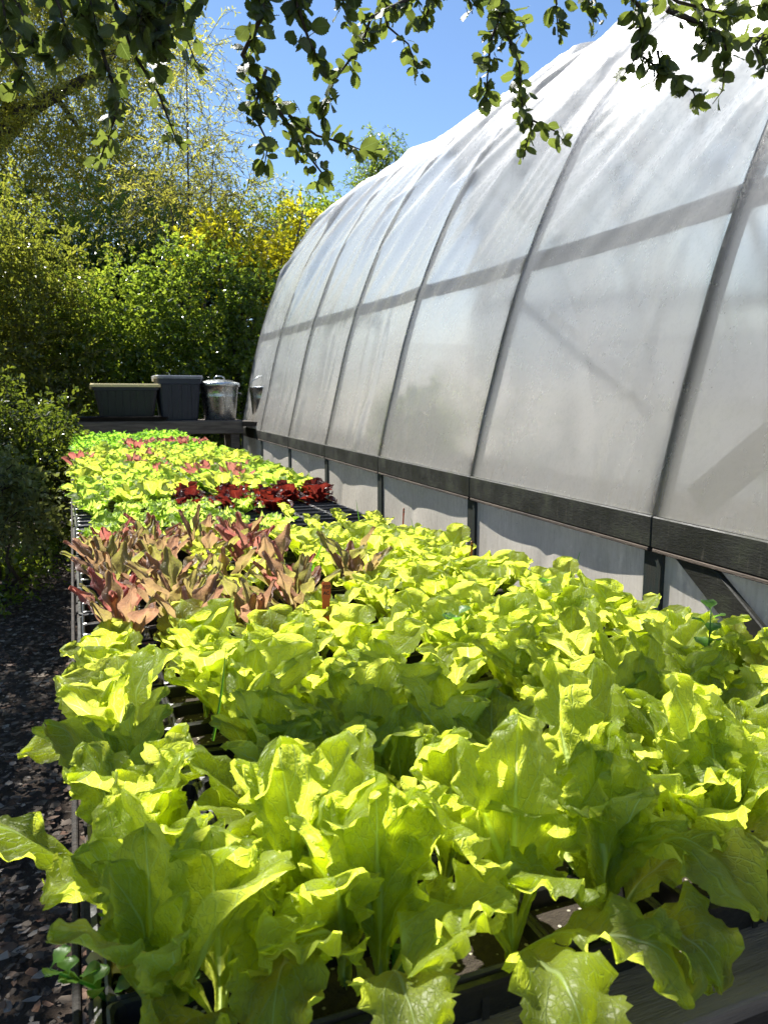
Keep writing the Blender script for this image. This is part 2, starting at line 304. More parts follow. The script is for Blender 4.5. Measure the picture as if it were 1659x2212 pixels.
# greenhouse film: hazy, lets light through, blurs what is inside
def film_mat(name, clear, white, dirt_amt, dirt_z, diff=0.34):
    t = NT(name); tc = t.n("TexCoord"); obc = tc.outputs["Object"]; z = t.n("SeparateXYZ", {0: obc}).outputs[2]
    n1 = t.noise(3.0, 5, 0.65, obc); n2 = t.noise(45, 4, 0.7, obc)
    streak = t.noise(9.0, 5, 0.7, t.n("Mapping", {0: obc, 3: (1, 6, 0.8)}).outputs[0])
    specks = t.math('MULTIPLY', t.ss(t.n("TexVoronoi", {"Scale": 16.0, "Vector": obc}).outputs["Distance"], 0.075, 0.04), t.ss(t.noise(2.0, 2, .5, obc), 0.52, 0.62))
    low = t.math('MULTIPLY', t.ss(z, dirt_z + 0.22, dirt_z, 0.0, 1.0), t.ss(streak, 0.35, 0.75))
    dirt = t.math('ADD', t.math('MULTIPLY', low, dirt_amt), t.math('MULTIPLY', t.ss(n1, 0.45, 0.8), 0.07), clamp=True)
    col = t.mix(t.ss(z, 1.9, 1.0, 0.0, 0.8), white, (0.86, 0.79, 0.68)); col = t.mix(dirt, col, (0.42, 0.38, 0.30)); col = t.mix(t.math('MULTIPLY', specks, 0.75), col, (0.10, 0.09, 0.08))
    bh = t.math('ADD', t.math('MULTIPLY', n2, 0.05), n1)
    nrm = t.bump(bh, 0.10, 0.02)
    tl = t.n("BsdfTranslucent", {"Color": col, "Normal": nrm})
    df = t.n("BsdfDiffuse", {"Color": col, "Normal": nrm})
    rf = t.n("BsdfRefraction", {"Color": t.mix(dirt, (0.93, 0.95, 0.96), (0.6, 0.56, 0.45)), "Roughness": t.ss(n1, .3, .7, 0.22, 0.30), "IOR": 1.12, "Normal": nrm})
    gl = t.n("BsdfGlossy", {"Color": (1, 1, 1, 1), "Roughness": t.ss(n2, .3, .7, 0.24, 0.34), "Normal": nrm})
    td = t.n("MixShader", {0: diff, 1: tl.outputs[0], 2: df.outputs[0]})
    con = t.n("Attribute", attribute_name="var").outputs["Fac"]
    cf = t.math('SUBTRACT', t.math('ADD', clear, t.math('MULTIPLY', con, 0.52)), t.math('ADD', t.math('MULTIPLY', dirt, 0.3), t.math('MULTIPLY', specks, 0.5)), clamp=True)
    tr = t.n("BsdfTransparent", {"Color": t.mix(dirt, (0.9, 0.9, 0.9), (0.5, 0.48, 0.4))})
    rt = t.n("MixShader", {0: 0.12, 1: rf.outputs[0], 2: tr.outputs[0]})
    a = t.n("MixShader", {0: cf, 1: td.outputs[0], 2: rt.outputs[0]})
    fr = t.math('MULTIPLY', t.n("Fresnel", {"IOR": 1.45, "Normal": nrm}).outputs[0], 0.5)
    return t.done(t.n("MixShader", {0: fr, 1: a.outputs[0], 2: gl.outputs[0]}).outputs[0])
M['film'] = film_mat("greenhouse_film", 0.45, (0.72, 0.73, 0.745), 0.55, 0.95)
M['film_low'] = film_mat("greenhouse_film_lower", 0.12, (0.95, 0.90, 0.82), 0.5, 0.80, 0.68)

# ------------------------------------------------------------------ ground and path
nx, ny = 90, 120
gx = np.concatenate([[-400, -60, -20], np.linspace(-8, 10, nx), [20, 60, 400]]); gy = np.concatenate([[-300, -50, -12], np.linspace(-4, 22, ny), [40, 120, 600]])
GX, GY = np.meshgrid(gx, gy, indexing='ij')
GZ = 0.012 * np.sin(GX * 2.3 + 1) * np.cos(GY * 1.7) + 0.008 * np.sin(GX * 7 + GY * 5) - 0.012
V = np.stack([GX, GY, GZ], -1).reshape(-1, 3); n_ = len(gy)
I = (np.arange(len(gx) - 1)[:, None] * n_ + np.arange(n_ - 1)[None]).ravel()
tag(obj("ground", mesh_np("ground", V, np.stack([I, I + n_, I + n_ + 1, I + 1], 1)), M['earth']), kind='structure')

def chips(N, xr, yr, smin, smax, seed):
    g = np.random.default_rng(seed)
    k = 6; a = np.linspace(0, 2 * np.pi, k, endpoint=False)
    c = np.stack([g.uniform(*xr, N), g.uniform(*yr, N), g.uniform(0.002, 0.016, N)], 1)
    s = smin + (smax - smin) * g.random(N) ** 2.2; asp = g.uniform(0.3, 0.9, N); ro = g.uniform(0, np.pi, N)
    rr = g.uniform(0.75, 1.15, (N, k)); lx = np.cos(a)[None] * rr * s[:, None]; ly = np.sin(a)[None] * rr * (s * asp)[:, None]
    tx, ty = g.normal(0, .22, N), g.normal(0, .22, N)
    X = lx * np.cos(ro)[:, None] - ly * np.sin(ro)[:, None]; Y = lx * np.sin(ro)[:, None] + ly * np.cos(ro)[:, None]
    Z = np.abs(X * tx[:, None] + Y * ty[:, None]) + g.normal(0, .0012, (N, k))
    V = np.stack([X + c[:, :1], Y + c[:, 1:2], Z + c[:, 2:]], -1).reshape(-1, 3)
    F = np.arange(N * k).reshape(N, k)
    return mesh_np("chips", V, F, attr=np.repeat(g.random(N), k), smooth=False)
tag(obj("wood_chips", chips(42000, (-2.2, 0.3), (1.0, 8.5), 0.004, 0.024, 3), M['chip']), "pale wood chips and leaf litter strewn over the shaded path", "wood chips", kind='stuff')

# ------------------------------------------------------------------ leaf clouds for trees and shrubs
def unit(a): return a / np.maximum(np.linalg.norm(a, axis=-1, keepdims=True), 1e-9)
def leaf_cloud(name, P, D, L, W, seed, bend=0.25, up=0.5):
    """one folded leaf of 2 quads per point; D is the leaf direction"""
    g = np.random.default_rng(seed); N = len(P)
    D = unit(D); nrm = g.normal(0, 1, (N, 3)); nrm[:, 2] += up; nrm = unit(nrm - D * np.sum(nrm * D, 1, keepdims=True)); side = np.cross(D, nrm)
    s = g.uniform(0.65, 1.25, N)[:, None]; l = L * s; w = W * s * g.uniform(0.8, 1.15, N)[:, None]; b = g.uniform(-.1, 2, N)[:, None] * bend
    base = P; tip = P + D * l - nrm * l * b * 0.5
    pts = [base, P + D * l * .32 + side * w * .47 + nrm * w * .2, P + D * l * .72 + side * w * .38 + nrm * (w * .15 - l * b * .2),
           tip, P + D * l * .72 - side * w * .38 + nrm * (w * .15 - l * b * .2), P + D * l * .32 - side * w * .47 + nrm * w * .2]
    V = np.stack(pts, 1).reshape(-1, 3); i = np.arange(N)[:, None] * 6
    F = np.concatenate([i + np.array([[0, 1, 2, 3]]), i + np.array([[0, 3, 4, 5]])])
    return mesh_np(name, V, F, attr=np.repeat(g.random(N), 6), smooth=False)
def sprays(O, D, length, nl, droop, seed, spread=0.9):
    """leaf points and directions along nl-leaf sprays that start at O and head D; returns also the stems"""
    g = np.random.default_rng(seed); N = len(O); D = unit(D); ln = length * g.uniform(.6, 1.3, N)[:, None]
    ts = (np.arange(nl) + .6) / nl
    dr = droop * g.uniform(.4, 1.5, N)[:, None]
    def pos(t): return O + D * ln * t - np.array([0, 0, 1.]) * ln * dr * t * t
    P, Q = [], []
    for k, t in enumerate(ts):
        p = pos(t + g.uniform(-.3, .3) / nl); d = unit(D - np.array([0, 0, 1.]) * 2 * dr * t)
        o = unit(g.normal(0, 1, (N, 3))); P.append(p); Q.append(d * .6 + o * spread)
    return np.concatenate(P), np.concatenate(Q), (O, pos(.5), pos(1.0))
def stems_mesh(name, S, r0, step=1):
    """three-sided twigs through three points each"""
    A, B, C = (s[::step] for s in S); N = len(A); rings = []
    for p, r in ((A, r0), (B, r0 * .6), (C, r0 * .2)):
        d = unit(C - A); a = unit(np.cross(d, np.array([.3, .5, .81]))); b = np.cross(d, a)
        rings.append(np.stack([p + (a * math.cos(q) + b * math.sin(q)) * r for q in (0, 2.094, 4.189)], 1))
    V = np.stack(rings, 1).reshape(-1, 3); i = np.arange(N)[:, None] * 9; F = []
    for lv in (0, 3):
        for k in range(3): F.append(i + np.array([[lv + k, lv + (k + 1) % 3, lv + 3 + (k + 1) % 3, lv + 3 + k]]))
    return mesh_np(name, V, np.concatenate(F), smooth=True)
def blob_points(blobs, N, seed, shell=0.55):
    g = np.random.default_rng(seed); w = np.array([b[3] * b[4] * b[5] for b in blobs]) ** .67; w /= w.sum()
    k = g.choice(len(blobs), N, p=w); B = np.array(blobs)[k]
    d = unit(g.normal(0, 1, (N, 3))); r = (shell + (1 - shell) * g.random(N))[:, None]
    r *= (1 + .18 * np.sin(d[:, :1] * 5 + k[:, None]) * np.cos(d[:, 2:] * 6 + d[:, 1:2] * 4))
    return B[:, :3] + d * r * B[:, 3:6], d
def plant(name, label, cat, base, blobs, N, nl, slen, L, W, mat, seed, droop=.5, group=None, trunk=None, up=.4, spread=.9, twigstep=3, shell=.5, out=.8, keep=None, limbs=5, trad=.06, bend=.25):
    root = empty(name, base); tag(root, label, cat, group)
    b = np.array(base)
    O, d = blob_points(blobs, N, seed, shell)
    g = np.random.default_rng(seed + 5)
    D = d * out + g.normal(0, .5, O.shape) + np.array([0, 0, up])
    P, Q, S = sprays(O, D, slen, nl, droop, seed + 1, spread)
    if keep is not None:
        kk = keep(P); P, Q = P[kk], Q[kk]; k2 = keep(S[2]) & keep(S[0]); S = tuple(s[k2] for s in S)
    o = obj("crown", leaf_cloud("crown", P - b, Q, L, W, seed + 2, bend), mat, root)
    if twigstep: obj("twigs", stems_mesh("twigs", tuple(s - b for s in S), .006, twigstep), M['twig'], root)
    m = MB()
    if trunk is None:
        for k in range(limbs):
            c = np.array(blobs[k % len(blobs)][:3]) + g.normal(0, .15, 3) - b
            p1 = np.array([g.normal(0, .06), g.normal(0, .06), 0]); p2 = p1 * .5 + c * .45 + g.normal(0, .07, 3)
            m.tube([p1, p1 * .6 + p2 * .4 + g.normal(0, .04, 3), p2, c], [trad, trad * .75, trad * .5, trad * .2], 6)
    else:
        for pts, rr in trunk: m.tube([np.array(p) - b for p in pts], rr, 8)
    m.build("trunk", M['bark'], root, True)
    return root

def B(px, py, Y, rx, ry, rz): p = at(px, py, Y); return (p[0], p[1], p[2], rx, ry, rz)
# big airy tree with narrow leaves, its limbs rising at the upper left
tp = lambda *a: tuple(at(*a))
plant("willow_tree", "airy tree with narrow olive leaves and a curving limb at the upper left", "tree", (at(-260, 862, 22.3)[0], 22.3, 0),
      [B(60, 60, 22.6, 2.45, 2.31, 2.58), B(-80, 250, 21.8, 2.31, 2.18, 2.58), B(200, 330, 22.2, 2.58, 2.18, 2.45), B(60, 480, 21.6, 2.45, 1.77, 2.18),
       B(330, 460, 22.4, 1.90, 1.77, 1.63), B(260, 90, 22.8, 1.77, 1.90, 1.50), B(-100, 650, 21.5, 1.77, 1.63, 1.90), B(450, 520, 23.0, 1.50, 1.36, 1.22), B(120, 640, 21.4, 1.90, 1.36, 1.50), B(60, -150, 23.0, 3.54, 2.45, 2.04)],
      6200, 20, 1.35, .12, .034, M['willow'], 21, droop=.8, up=.5, spread=.75, twigstep=2, shell=.1,
      trunk=[([(at(-260, 862, 22.3)[0], 22.3, 0), tp(-160, 600, 22.2), tp(-20, 330, 22.1), tp(50, 245, 22.0), tp(120, 205, 22.0), tp(205, 160, 22.1), tp(300, 60, 22.3)], [0.404, 0.311, 0.232, 0.201, 0.155, 0.116, 0.046]),
             ([tp(-20, 330, 22.1), tp(30, 200, 22.4), tp(50, 80, 22.6), tp(60, -40, 22.8)], [0.186, 0.139, 0.109, 0.046]),
             ([tp(-160, 600, 22.2), tp(-40, 560, 21.9), tp(120, 500, 21.8), tp(260, 440, 22.2)], [0.155, 0.109, 0.070, 0.031]),
             ([tp(120, 205, 22.0), tp(180, 290, 22.1), tp(330, 300, 22.3)], [0.077, 0.046, 0.019]),
             ([tp(-60, 700, 21.8), tp(60, 640, 21.6), tp(180, 560, 21.6)], [0.109, 0.070, 0.031])])
plant("willow_sapling", "thin airy tree with drooping twigs crossing the blue sky", "tree", (at(430, 862, 15)[0], 15.5, 0),
      [B(430, 330, 15.5, 1.0, 1.0, 1.3), B(520, 420, 15.5, .9, 1, .9), B(400, 130, 15.5, 1.0, 1, 1.0), B(610, 480, 15.6, .7, .8, .5), B(360, 420, 15, .9, .9, 1.0)],
      520, 14, .9, .085, .019, M['willow'], 31, droop=.7, up=.3, spread=.75, twigstep=1, shell=.05, limbs=5, trad=.05)
plant("evergreen_shrub", "dense dark green shrub behind the storage tubs", "shrub", (at(430, 862, 13.1)[0], 13.1, 0),
      [B(250, 690, 13.2, .9, .8, .9), B(430, 640, 13.4, .9, .8, .9), B(560, 700, 13.4, .7, .8, .9), B(360, 800, 13.2, 1.2, .8, .9), B(520, 820, 13.3, .9, .8, .9), B(200, 800, 13.0, .9, .8, .9), B(450, 900, 13.2, 1.3, .8, .9)],
      3600, 12, .42, .075, .045, M['shrub'], 41, droop=.4, shell=.45, twigstep=6)
plant("laurel_tree", "mid green bushy tree rising behind the golden shrub", "tree", (at(520, 862, 19)[0], 19.4, 0),
      [B(560, 520, 19.4, 1.38, 1.15, 1.26), B(670, 520, 19.8, 1.03, 1.15, 1.03), B(400, 560, 19.4, 1.49, 1.15, 1.38), B(280, 520, 19.1, 1.38, 1.15, 1.38), B(480, 660, 19.2, 2.07, 1.15, 1.72), B(660, 660, 19.6, 1.49, 1.15, 1.84), B(200, 640, 19.1, 1.72, 1.15, 1.72), B(450, 800, 19.2, 2.76, 1.15, 1.72)],
      3200, 12, .65, .10, .05, M['shrub'], 51, droop=.4, shell=.4, twigstep=6, trad=.1)
plant("golden_shrub", "shrub with bright yellow-green leaves over the dark hedge", "shrub", (at(540, 862, 12.9)[0], 12.9, 0),
      [B(478, 495, 14.0, .42, .4, .22), B(563, 550, 14.0, .45, .4, .35), B(653, 470, 14.2, .35, .4, .26), B(523, 600, 13.9, .4, .4, .3), B(643, 550, 14.2, .4, .4, .45), B(423, 530, 13.9, .3, .3, .2), B(623, 630, 14.2, .3, .3, .3)],
      300, 10, .5, .11, .052, M['golden'], 61, droop=.9, up=.3, shell=.1, twigstep=1, limbs=7, bend=.5, spread=.6)
plant("slender_tree", "slender tree with small drooping leaves above the greenhouse roof", "tree", (at(815, 862, 21)[0], 21, 0),
      [B(824, 378, 21, .7, .6, .9), B(794, 438, 21, .9, .6, .7), B(849, 323, 21, .3, .3, .5), B(809, 318, 21, .25, .3, .55), B(724, 458, 21, 1.0, .6, .45)],
      620, 12, .55, .10, .032, M['shrub'], 71, droop=1.1, up=.5, twigstep=1, shell=.1, trad=.05)
plant("yew_bush", "very dark bush in deep shade at the back of the garden", "shrub", (at(120, 862, 18)[0], 18.5, 0),
      [B(100, 760, 18.5, 3, 1, 2.2), B(350, 760, 18.5, 2.6, 1, 2.2), B(600, 760, 18.5, 2.2, 1, 2.4), B(-150, 700, 18.5, 3, 1, 3)],
      3000, 12, .8, .15, .085, M['darkshrub'], 81, shell=.5, twigstep=0, trad=.12)
# left side of the path
plant("olive_bush", "tall yellow-olive bush beside the path on the left", "shrub", (-2.3, 12.3, 0),
      [B(40, 640, 12.7, 1.10, 0.73, 1.10), B(-60, 800, 11.9, 0.98, 0.73, 1.10), B(90, 780, 12.6, 0.85, 0.73, 0.98), B(130, 900, 12.3, 0.67, 0.73, 0.73), B(10, 950, 11.8, 0.73, 0.73, 0.85), B(-60, 560, 12.4, 1.10, 0.98, 1.22)],
      3000, 12, .5, .072, .034, M['olive'], 91, droop=.5, shell=.3, twigstep=3, limbs=7)
plant("leafy_bush", "low glossy green bush beside the left corner of the table", "shrub", (at(70, 862, 8)[0], 8.0, 0),
      [B(100, 960, 8.0, .38, .45, .40), B(20, 1000, 7.6, .45, .5, .40), B(80, 1060, 7.5, .4, .4, .32), B(-60, 930, 7.6, .5, .5, .5), B(140, 1010, 8.4, .30, .4, .3)],
      1500, 10, .26, .048, .026, M['leafy'], 101, droop=.5, shell=.3, twigstep=3, limbs=6, trad=.03)
plant("pale_bush", "dusty pale green bush at the left edge of the path", "shrub", (at(0, 862, 6.2)[0] - .1, 6.0, 0),
      [B(10, 1050, 6.1, .22, .35, .17), B(-60, 1020, 5.8, .35, .4, .25), B(50, 1120, 6.4, .22, .3, .14), B(-20, 1130, 5.9, .3, .35, .16)],
      560, 9, .2, .042, .028, M['ivy'], 111, droop=.5, shell=.3, twigstep=3, limbs=6, trad=.02)
plant("groundcover_patch", "low dark creeping plants where the path meets the bushes", "ground cover", (-.75, 6.6, 0),
      [(-.85, 6.4, .08, .55, .9, .12), (-.6, 7.6, .1, .35, .9, .14), (-.9, 5.4, .06, .3, .5, .1)], 700, 8, .14, .035, .022, M['shrub'], 121, shell=.1, twigstep=4, limbs=3, trad=.01)
# the hedge goes on to both sides beyond the frame
plant("hedge", "tall green hedge closing the garden far behind the greenhouse", "hedge", (7, 24, 0),
      [(4 + 3 * k, 25, 1.5, 2.2, 1, 1.9) for k in range(4)] + [(-7, 13, 1.8, 2, 1.6, 2), (-6.5, 8, 1.8, 1.6, 2.2, 2), (-6, 4, 1.6, 1.4, 2.2, 1.8)], 1400, 12, .9, .2, .1, M['shrub'], 131, shell=.6, twigstep=0, trad=.05)

# ------------------------------------------------------------------ greenhouse
GX0 = 1.75; RIBS = [-2.27, -0.79, 0.69, 2.17, 3.62, 5.11, 6.58, 8.12, 9.8, 11.4]
half = [(1.72, 0.0), (1.735, 0.5), (1.75, 0.95), (1.80, 1.2), (1.86, 1.45), (1.94, 1.75), (2.04, 2.04), (2.17, 2.35), (2.33, 2.66), (2.53, 2.95), (2.78, 3.23), (3.08, 3.48), (3.45, 3.70), (3.9, 3.88), (4.4, 3.98), (4.75, 4.0)]
prof = half + [(9.5 - x, z) for x, z in half[-2::-1]]
def resample(pts, n):
    p = np.array(pts, float); d = np.r_[0, np.cumsum(np.linalg.norm(np.diff(p, axis=0), axis=1))]
    # smooth by Catmull-Rom sampling on arc length
    s = np.linspace(0, d[-1], n); out = np.empty((n, 2))
    for i, q in enumerate(s):
        k = min(np.searchsorted(d, q, side='right') - 1, len(p) - 2); t = (q - d[k]) / (d[k + 1] - d[k])
        p0, p1, p2, p3 = p[max(k - 1, 0)], p[k], p[k + 1], p[min(k + 2, len(p) - 1)]
        out[i] = .5 * (2 * p1 + (p2 - p0) * t + (2 * p0 - 5 * p1 + 4 * p2 - p3) * t ** 2 + (3 * p1 - p0 - 3 * p2 + p3) * t ** 3)
    return out, s
i_hip = 2
def lift(z, y):
    """the hoops stand on ground that rises gently, so the roof climbs along the house"""
    return z + np.maximum(0, z - 1.35) * .033 * np.maximum(0, y - 3.2)
hoop, hs = resample(prof[i_hip:len(prof) - i_hip], 260)
tg = np.gradient(hoop, axis=0); tg /= np.linalg.norm(tg, axis=1, keepdims=True); onrm = np.stack([-tg[:, 1], tg[:, 0]], 1)  # outward
if onrm[0, 0] > 0: onrm = -onrm
GH = empty("greenhouse", (4.75, 4.5, 0)); tag(GH, "long hoop greenhouse covered in hazy white plastic film", "greenhouse")
GHo = np.array([4.75, 4.5, 0])
def ghp(m, name, mat, smooth=False):
    me = m.mesh(name, smooth) if isinstance(m, MB) else m
    me.transform(Matrix.Translation(-Vector(GHo))); return obj(name, me, mat, GH)
g = np.random.default_rng(5)
def film_panel(y0, y1, seed, far):
    nu, nv = 72, 260; a = np.linspace(0, 1, nu); a = a - .13 * np.sin(2 * np.pi * a) / 1.0; A, S = np.meshgrid(a, hs, indexing='ij'); y = y0 + (y1 - y0) * A
    gg = np.random.default_rng(seed); L = hs[-1]; sb = np.minimum(S, L - S)
    sag = -0.045 * np.sin(np.pi * A) ** .8 * np.clip(sb / .5, 0, 1) * (1 - .4 * np.clip((sb - 3) / 1, 0, 1))
    k = gg.uniform(.85, 1.15); q = S * 1.0 + (y - y0) * k * np.where(S < L / 2, 1, -1)
    f = np.zeros_like(S)
    for j in range(9):
        fr = gg.uniform(2.2, 7.5); f += (1 - np.abs(np.sin(q * fr + gg.uniform(0, 6) + .35 * np.sin(S * 1.3 + j)))) ** 2.2 * gg.uniform(.25, 1) * (2.6 / fr) * (.6 + .6 * np.sin(y * 2 + j * 2))
    ramp = np.clip((sb - .85) / .9, 0, 1) ** 1.2
    d = sag + f * .075 * ramp * np.clip(np.sin(np.pi * A) * 3, 0, 1)
    # soft vertical creases low down
    cr = sum(gg.uniform(.3, 1) * np.exp(-((A - c - .04 * np.sin(S * 2 + c * 9)) / w) ** 2) for c, w in zip(gg.uniform(.2, .85, 3), gg.uniform(.02, .05, 3)))
    d += cr * (.024 if far else .007) * np.clip(1.2 - (sb / 1.3), 0, 1) * np.clip(sb / .15, 0, 1)
    d += 0.004 * np.sin(S * 5 + A * 7 + seed) * np.sin(np.pi * A)
    # rib pushes the film out
    d += 0.0332
    hx = hoop[:, 0][None] + onrm[:, 0][None] * d; hz = lift(hoop[:, 1][None] + onrm[:, 1][None] * d, y)
    V = np.stack([hx, y, hz], -1).reshape(-1, 3)
    I = (np.arange(nu - 1)[:, None] * nv + np.arange(nv - 1)[None]).ravel()
    return mesh_np("plastic_panel", V, np.stack([I, I + nv, I + nv + 1, I + 1], 1)[:, ::-1], attr=np.exp(-(np.minimum(y - y0, y1 - y) / .036) ** 2).ravel())
for k in range(len(RIBS) - 1):
    ghp(film_panel(RIBS[k], RIBS[k + 1], 100 + k, k >= 5), "plastic_panel", M['film'])
    # lower wall film, hanging a little behind the hip board
    nu, nv = 40, 24; a = np.linspace(0, 1, nu); zz = np.linspace(0.0, .96, nv); A, Z = np.meshgrid(a, zz, indexing='ij'); y = RIBS[k] + (RIBS[k + 1] - RIBS[k]) * A
    for side in (1, -1):
        d = .018 * np.sin(np.pi * A) + .006 * np.sin(A * 9 + Z * 5 + k) * np.sin(np.pi * A) + .007 * np.exp(-((A - .45 - .1 * k % .3 - .18 * (1 - Z)) / .03) ** 2)
        X = 1.731 - .004 * (1 - Z) + d; X = X if side == 1 else 9.5 - X
        V = np.stack([X, y, Z], -1).reshape(-1, 3); I = (np.arange(nu - 1)[:, None] * nv + np.arange(nv - 1)[None]).ravel()
        ghp(mesh_np("plastic_skirt", V, np.stack([I, I + nv, I + nv + 1, I + 1], 1)[:, ::-side]), "plastic_skirt", M['film_low'])
for y in RIBS:
    ghp(MB().tube([(x, y, float(lift(z, y))) for x, z in hoop[::5]], .032, 10), "hoop", M['pipe'], True)
    for sx in (1, -1):
        m = MB(); x0, x1 = (1.720, 1.80) if sx == 1 else (7.70, 7.788)
        m.box(x0, y - .05, -.05, x1, y + .05, .86, .006); ghp(m, "post", M['paintpost'])
# hip boards butt between the hoops; a little batten lip under them
for k in range(len(RIBS) - 1):
    y0, y1 = RIBS[k] + .0015, RIBS[k + 1] - .0015
    for sx in (1, -1):
        x0, x1 = (1.708, 1.735) if sx == 1 else (7.765, 7.792)
        zt = .955; hgt = .108
        m = MB().box(x0, y0, zt - hgt, x1, y1, zt, .004); ghp(m, "hip_board", M['wetwood'])
        if sx == 1: ghp(MB().box(x0 - .002, y0 + .01, zt - hgt - .014, x1 - .004, y1 - .01, zt - hgt - .002, .002), "batten", M['wood'])
    # purlins behind the film
    for px_ in (2.098, 7.402):
        m = MB().box(px_ - .02, y0, 1.985, px_ + .02, y1, 2.075, .004)
        m.v = [(x, y, float(lift(z, y))) for x, y, z in m.v]; ghp(m, "purlin", M['wetwood'])
    m = MB().tube([(4.75, y0, float(lift(3.93, y0))), (4.75, y1, float(lift(3.93, y1)))], .02, 8); ghp(m, "ridge_pipe", M['pipe'], True)
# diagonal braces
def brace(p0, p1, w, th, name="brace", mat='wetwood'):
    p0, p1 = Vector(p0), Vector(p1); d = p1 - p0; L = d.length; zq = d.normalized(); xq = Vector((1, 0, 0)); yq = zq.cross(xq).normalized()
    Mx = Matrix((xq, yq, zq)).transposed().to_4x4(); Mx.translation = p0
    ghp(MB().box(-th / 2, -w / 2, 0, th / 2, w / 2, L, .004, Mx), name, M[mat])
def on_wall(px, py, X):
    r = _R * (px - 829.5) / 1671 + _U * (1106 - py) / 1671 + _F; return tuple(np.array([0, 0, CAMZ]) + r * X / r[0])
_b0, _b1 = Vector(on_wall(1462, 1165, 1.724)), Vector(on_wall(1650, 1400, 1.724)); _b1 = _b0 + (_b1 - _b0) * 1.9
brace(_b0, _b1, .10, .022)
brace(tuple(at(1190, 680, 4.8)), tuple(at(1500, 930, 3.4)), .05, .03)
brace((1.86, 2.1, 1.0), (2.3, .75, 2.3), .12, .04)
# end walls of the same film with a door frame
for yy in (RIBS[0] + .02, RIBS[-1] - .02):
    ring = [(1.76, 0.0)] + [tuple(h) for h in hoop[::6]] + [(7.74, 0.0)]
    V = [(x, yy, float(lift(z, yy))) for x, z in ring]; me = mesh_np("end_wall", V, [tuple(range(len(V)))], smooth=False); ghp(me, "end_wall", M['film'])
    fm = MB(); fm.box(4.1, yy - .04, 0, 4.2, yy + .04, 2.2).box(5.3, yy - .04, 0, 5.4, yy + .04, 2.2).box(4.2, yy - .04, 2.1, 5.3, yy + .04, 2.2); ghp(fm, "door_frame", M['wood'])
# a short steel clamp pipe on the roof of a far bay
p = [at(845, 405, 8.6) , at(790, 480, 8.2), at(755, 530, 8.05)]
tag(obj("bounce_gravel_floor", mesh_np("bounce_gravel_floor", [(1.8, -2.2, .012), (7.7, -2.2, .012), (7.7, 11.3, .012), (1.8, 11.3, .012)], np.array([[0, 1, 2, 3]])), simple_mat("pale_bounce_gravel", (0.42, 0.40, 0.36), (0.30, 0.28, 0.25), 0.9, 6, .6, 60)), kind='structure')  # pale floor added to bounce light up inside, behind the film
# benches and crops dimly seen inside
bi = empty("inner_bench", (2.75, 3.6, 0)); tag(bi, "long bench inside the greenhouse seen dimly through the film", "bench")
MB().box(-.35, -4.5, .74, .35, 6.8, .80, .01).build("bench_top", M['wood'], bi)
for yy in (-4.2, -2, 0.3, 2.5, 4.6, 6.6):
    for xx in (-.3, .3): MB().box(xx - .04, yy - .04, 0, xx + .04, yy + .04, .74).build("leg", M['wood'], bi)
for n, (px, py, pz, s, lab) in enumerate(((2.75, 1.45, .8, .30, "leafy potted crop inside the greenhouse near the front brace"), (2.8, 6.2, .8, .22, "leafy potted crop inside the greenhouse at the middle bays"), (4.9, 9.0, .0, .7, "tall leafy crop standing inside at the far end of the greenhouse"), (6.3, 4.2, .0, .6, "tall leafy crop standing inside along the far greenhouse wall"))):
    plant("potted_crop", lab, "plant", (px, py, pz), [(px, py, pz + s * 1.0, s * .8, s * .8, s * .8), (px + .1, py + s, pz + s * .8, s * .6, s * .7, s * .5)], 130, 8, .3, .12, .07, M['shrub'], 300 + n, limbs=3, trad=.02, twigstep=2)

# ------------------------------------------------------------------ far bench with tubs
BY = 10.35
bench = empty("wooden_bench", (.55, BY + .25, 0)); tag(bench, "weathered wooden bench carrying the storage tubs and the metal can", "bench")
m = MB(); bz = 1.075
for k in range(4): MB().box(-1.0, -.33 + k * .165, bz - .035, 1.02, -.33 + k * .165 + .155, bz, .004).build("plank", M['benchwood'], bench)
MB().box(-1.0, -.36, bz - .17, 1.02, -.333, bz - .012, .004).build("apron", M['benchwood'], bench)
MB().box(-1.0, .335, bz - .17, 1.02, .36, bz - .012, .004).build("apron", M['benchwood'], bench)
for xx in (-.94, .86):
    for yy in (-.33, .25): MB().box(xx, yy, 0, xx + .11, yy + .09, bz - .037, .004).build("leg", M['benchwood'], bench)

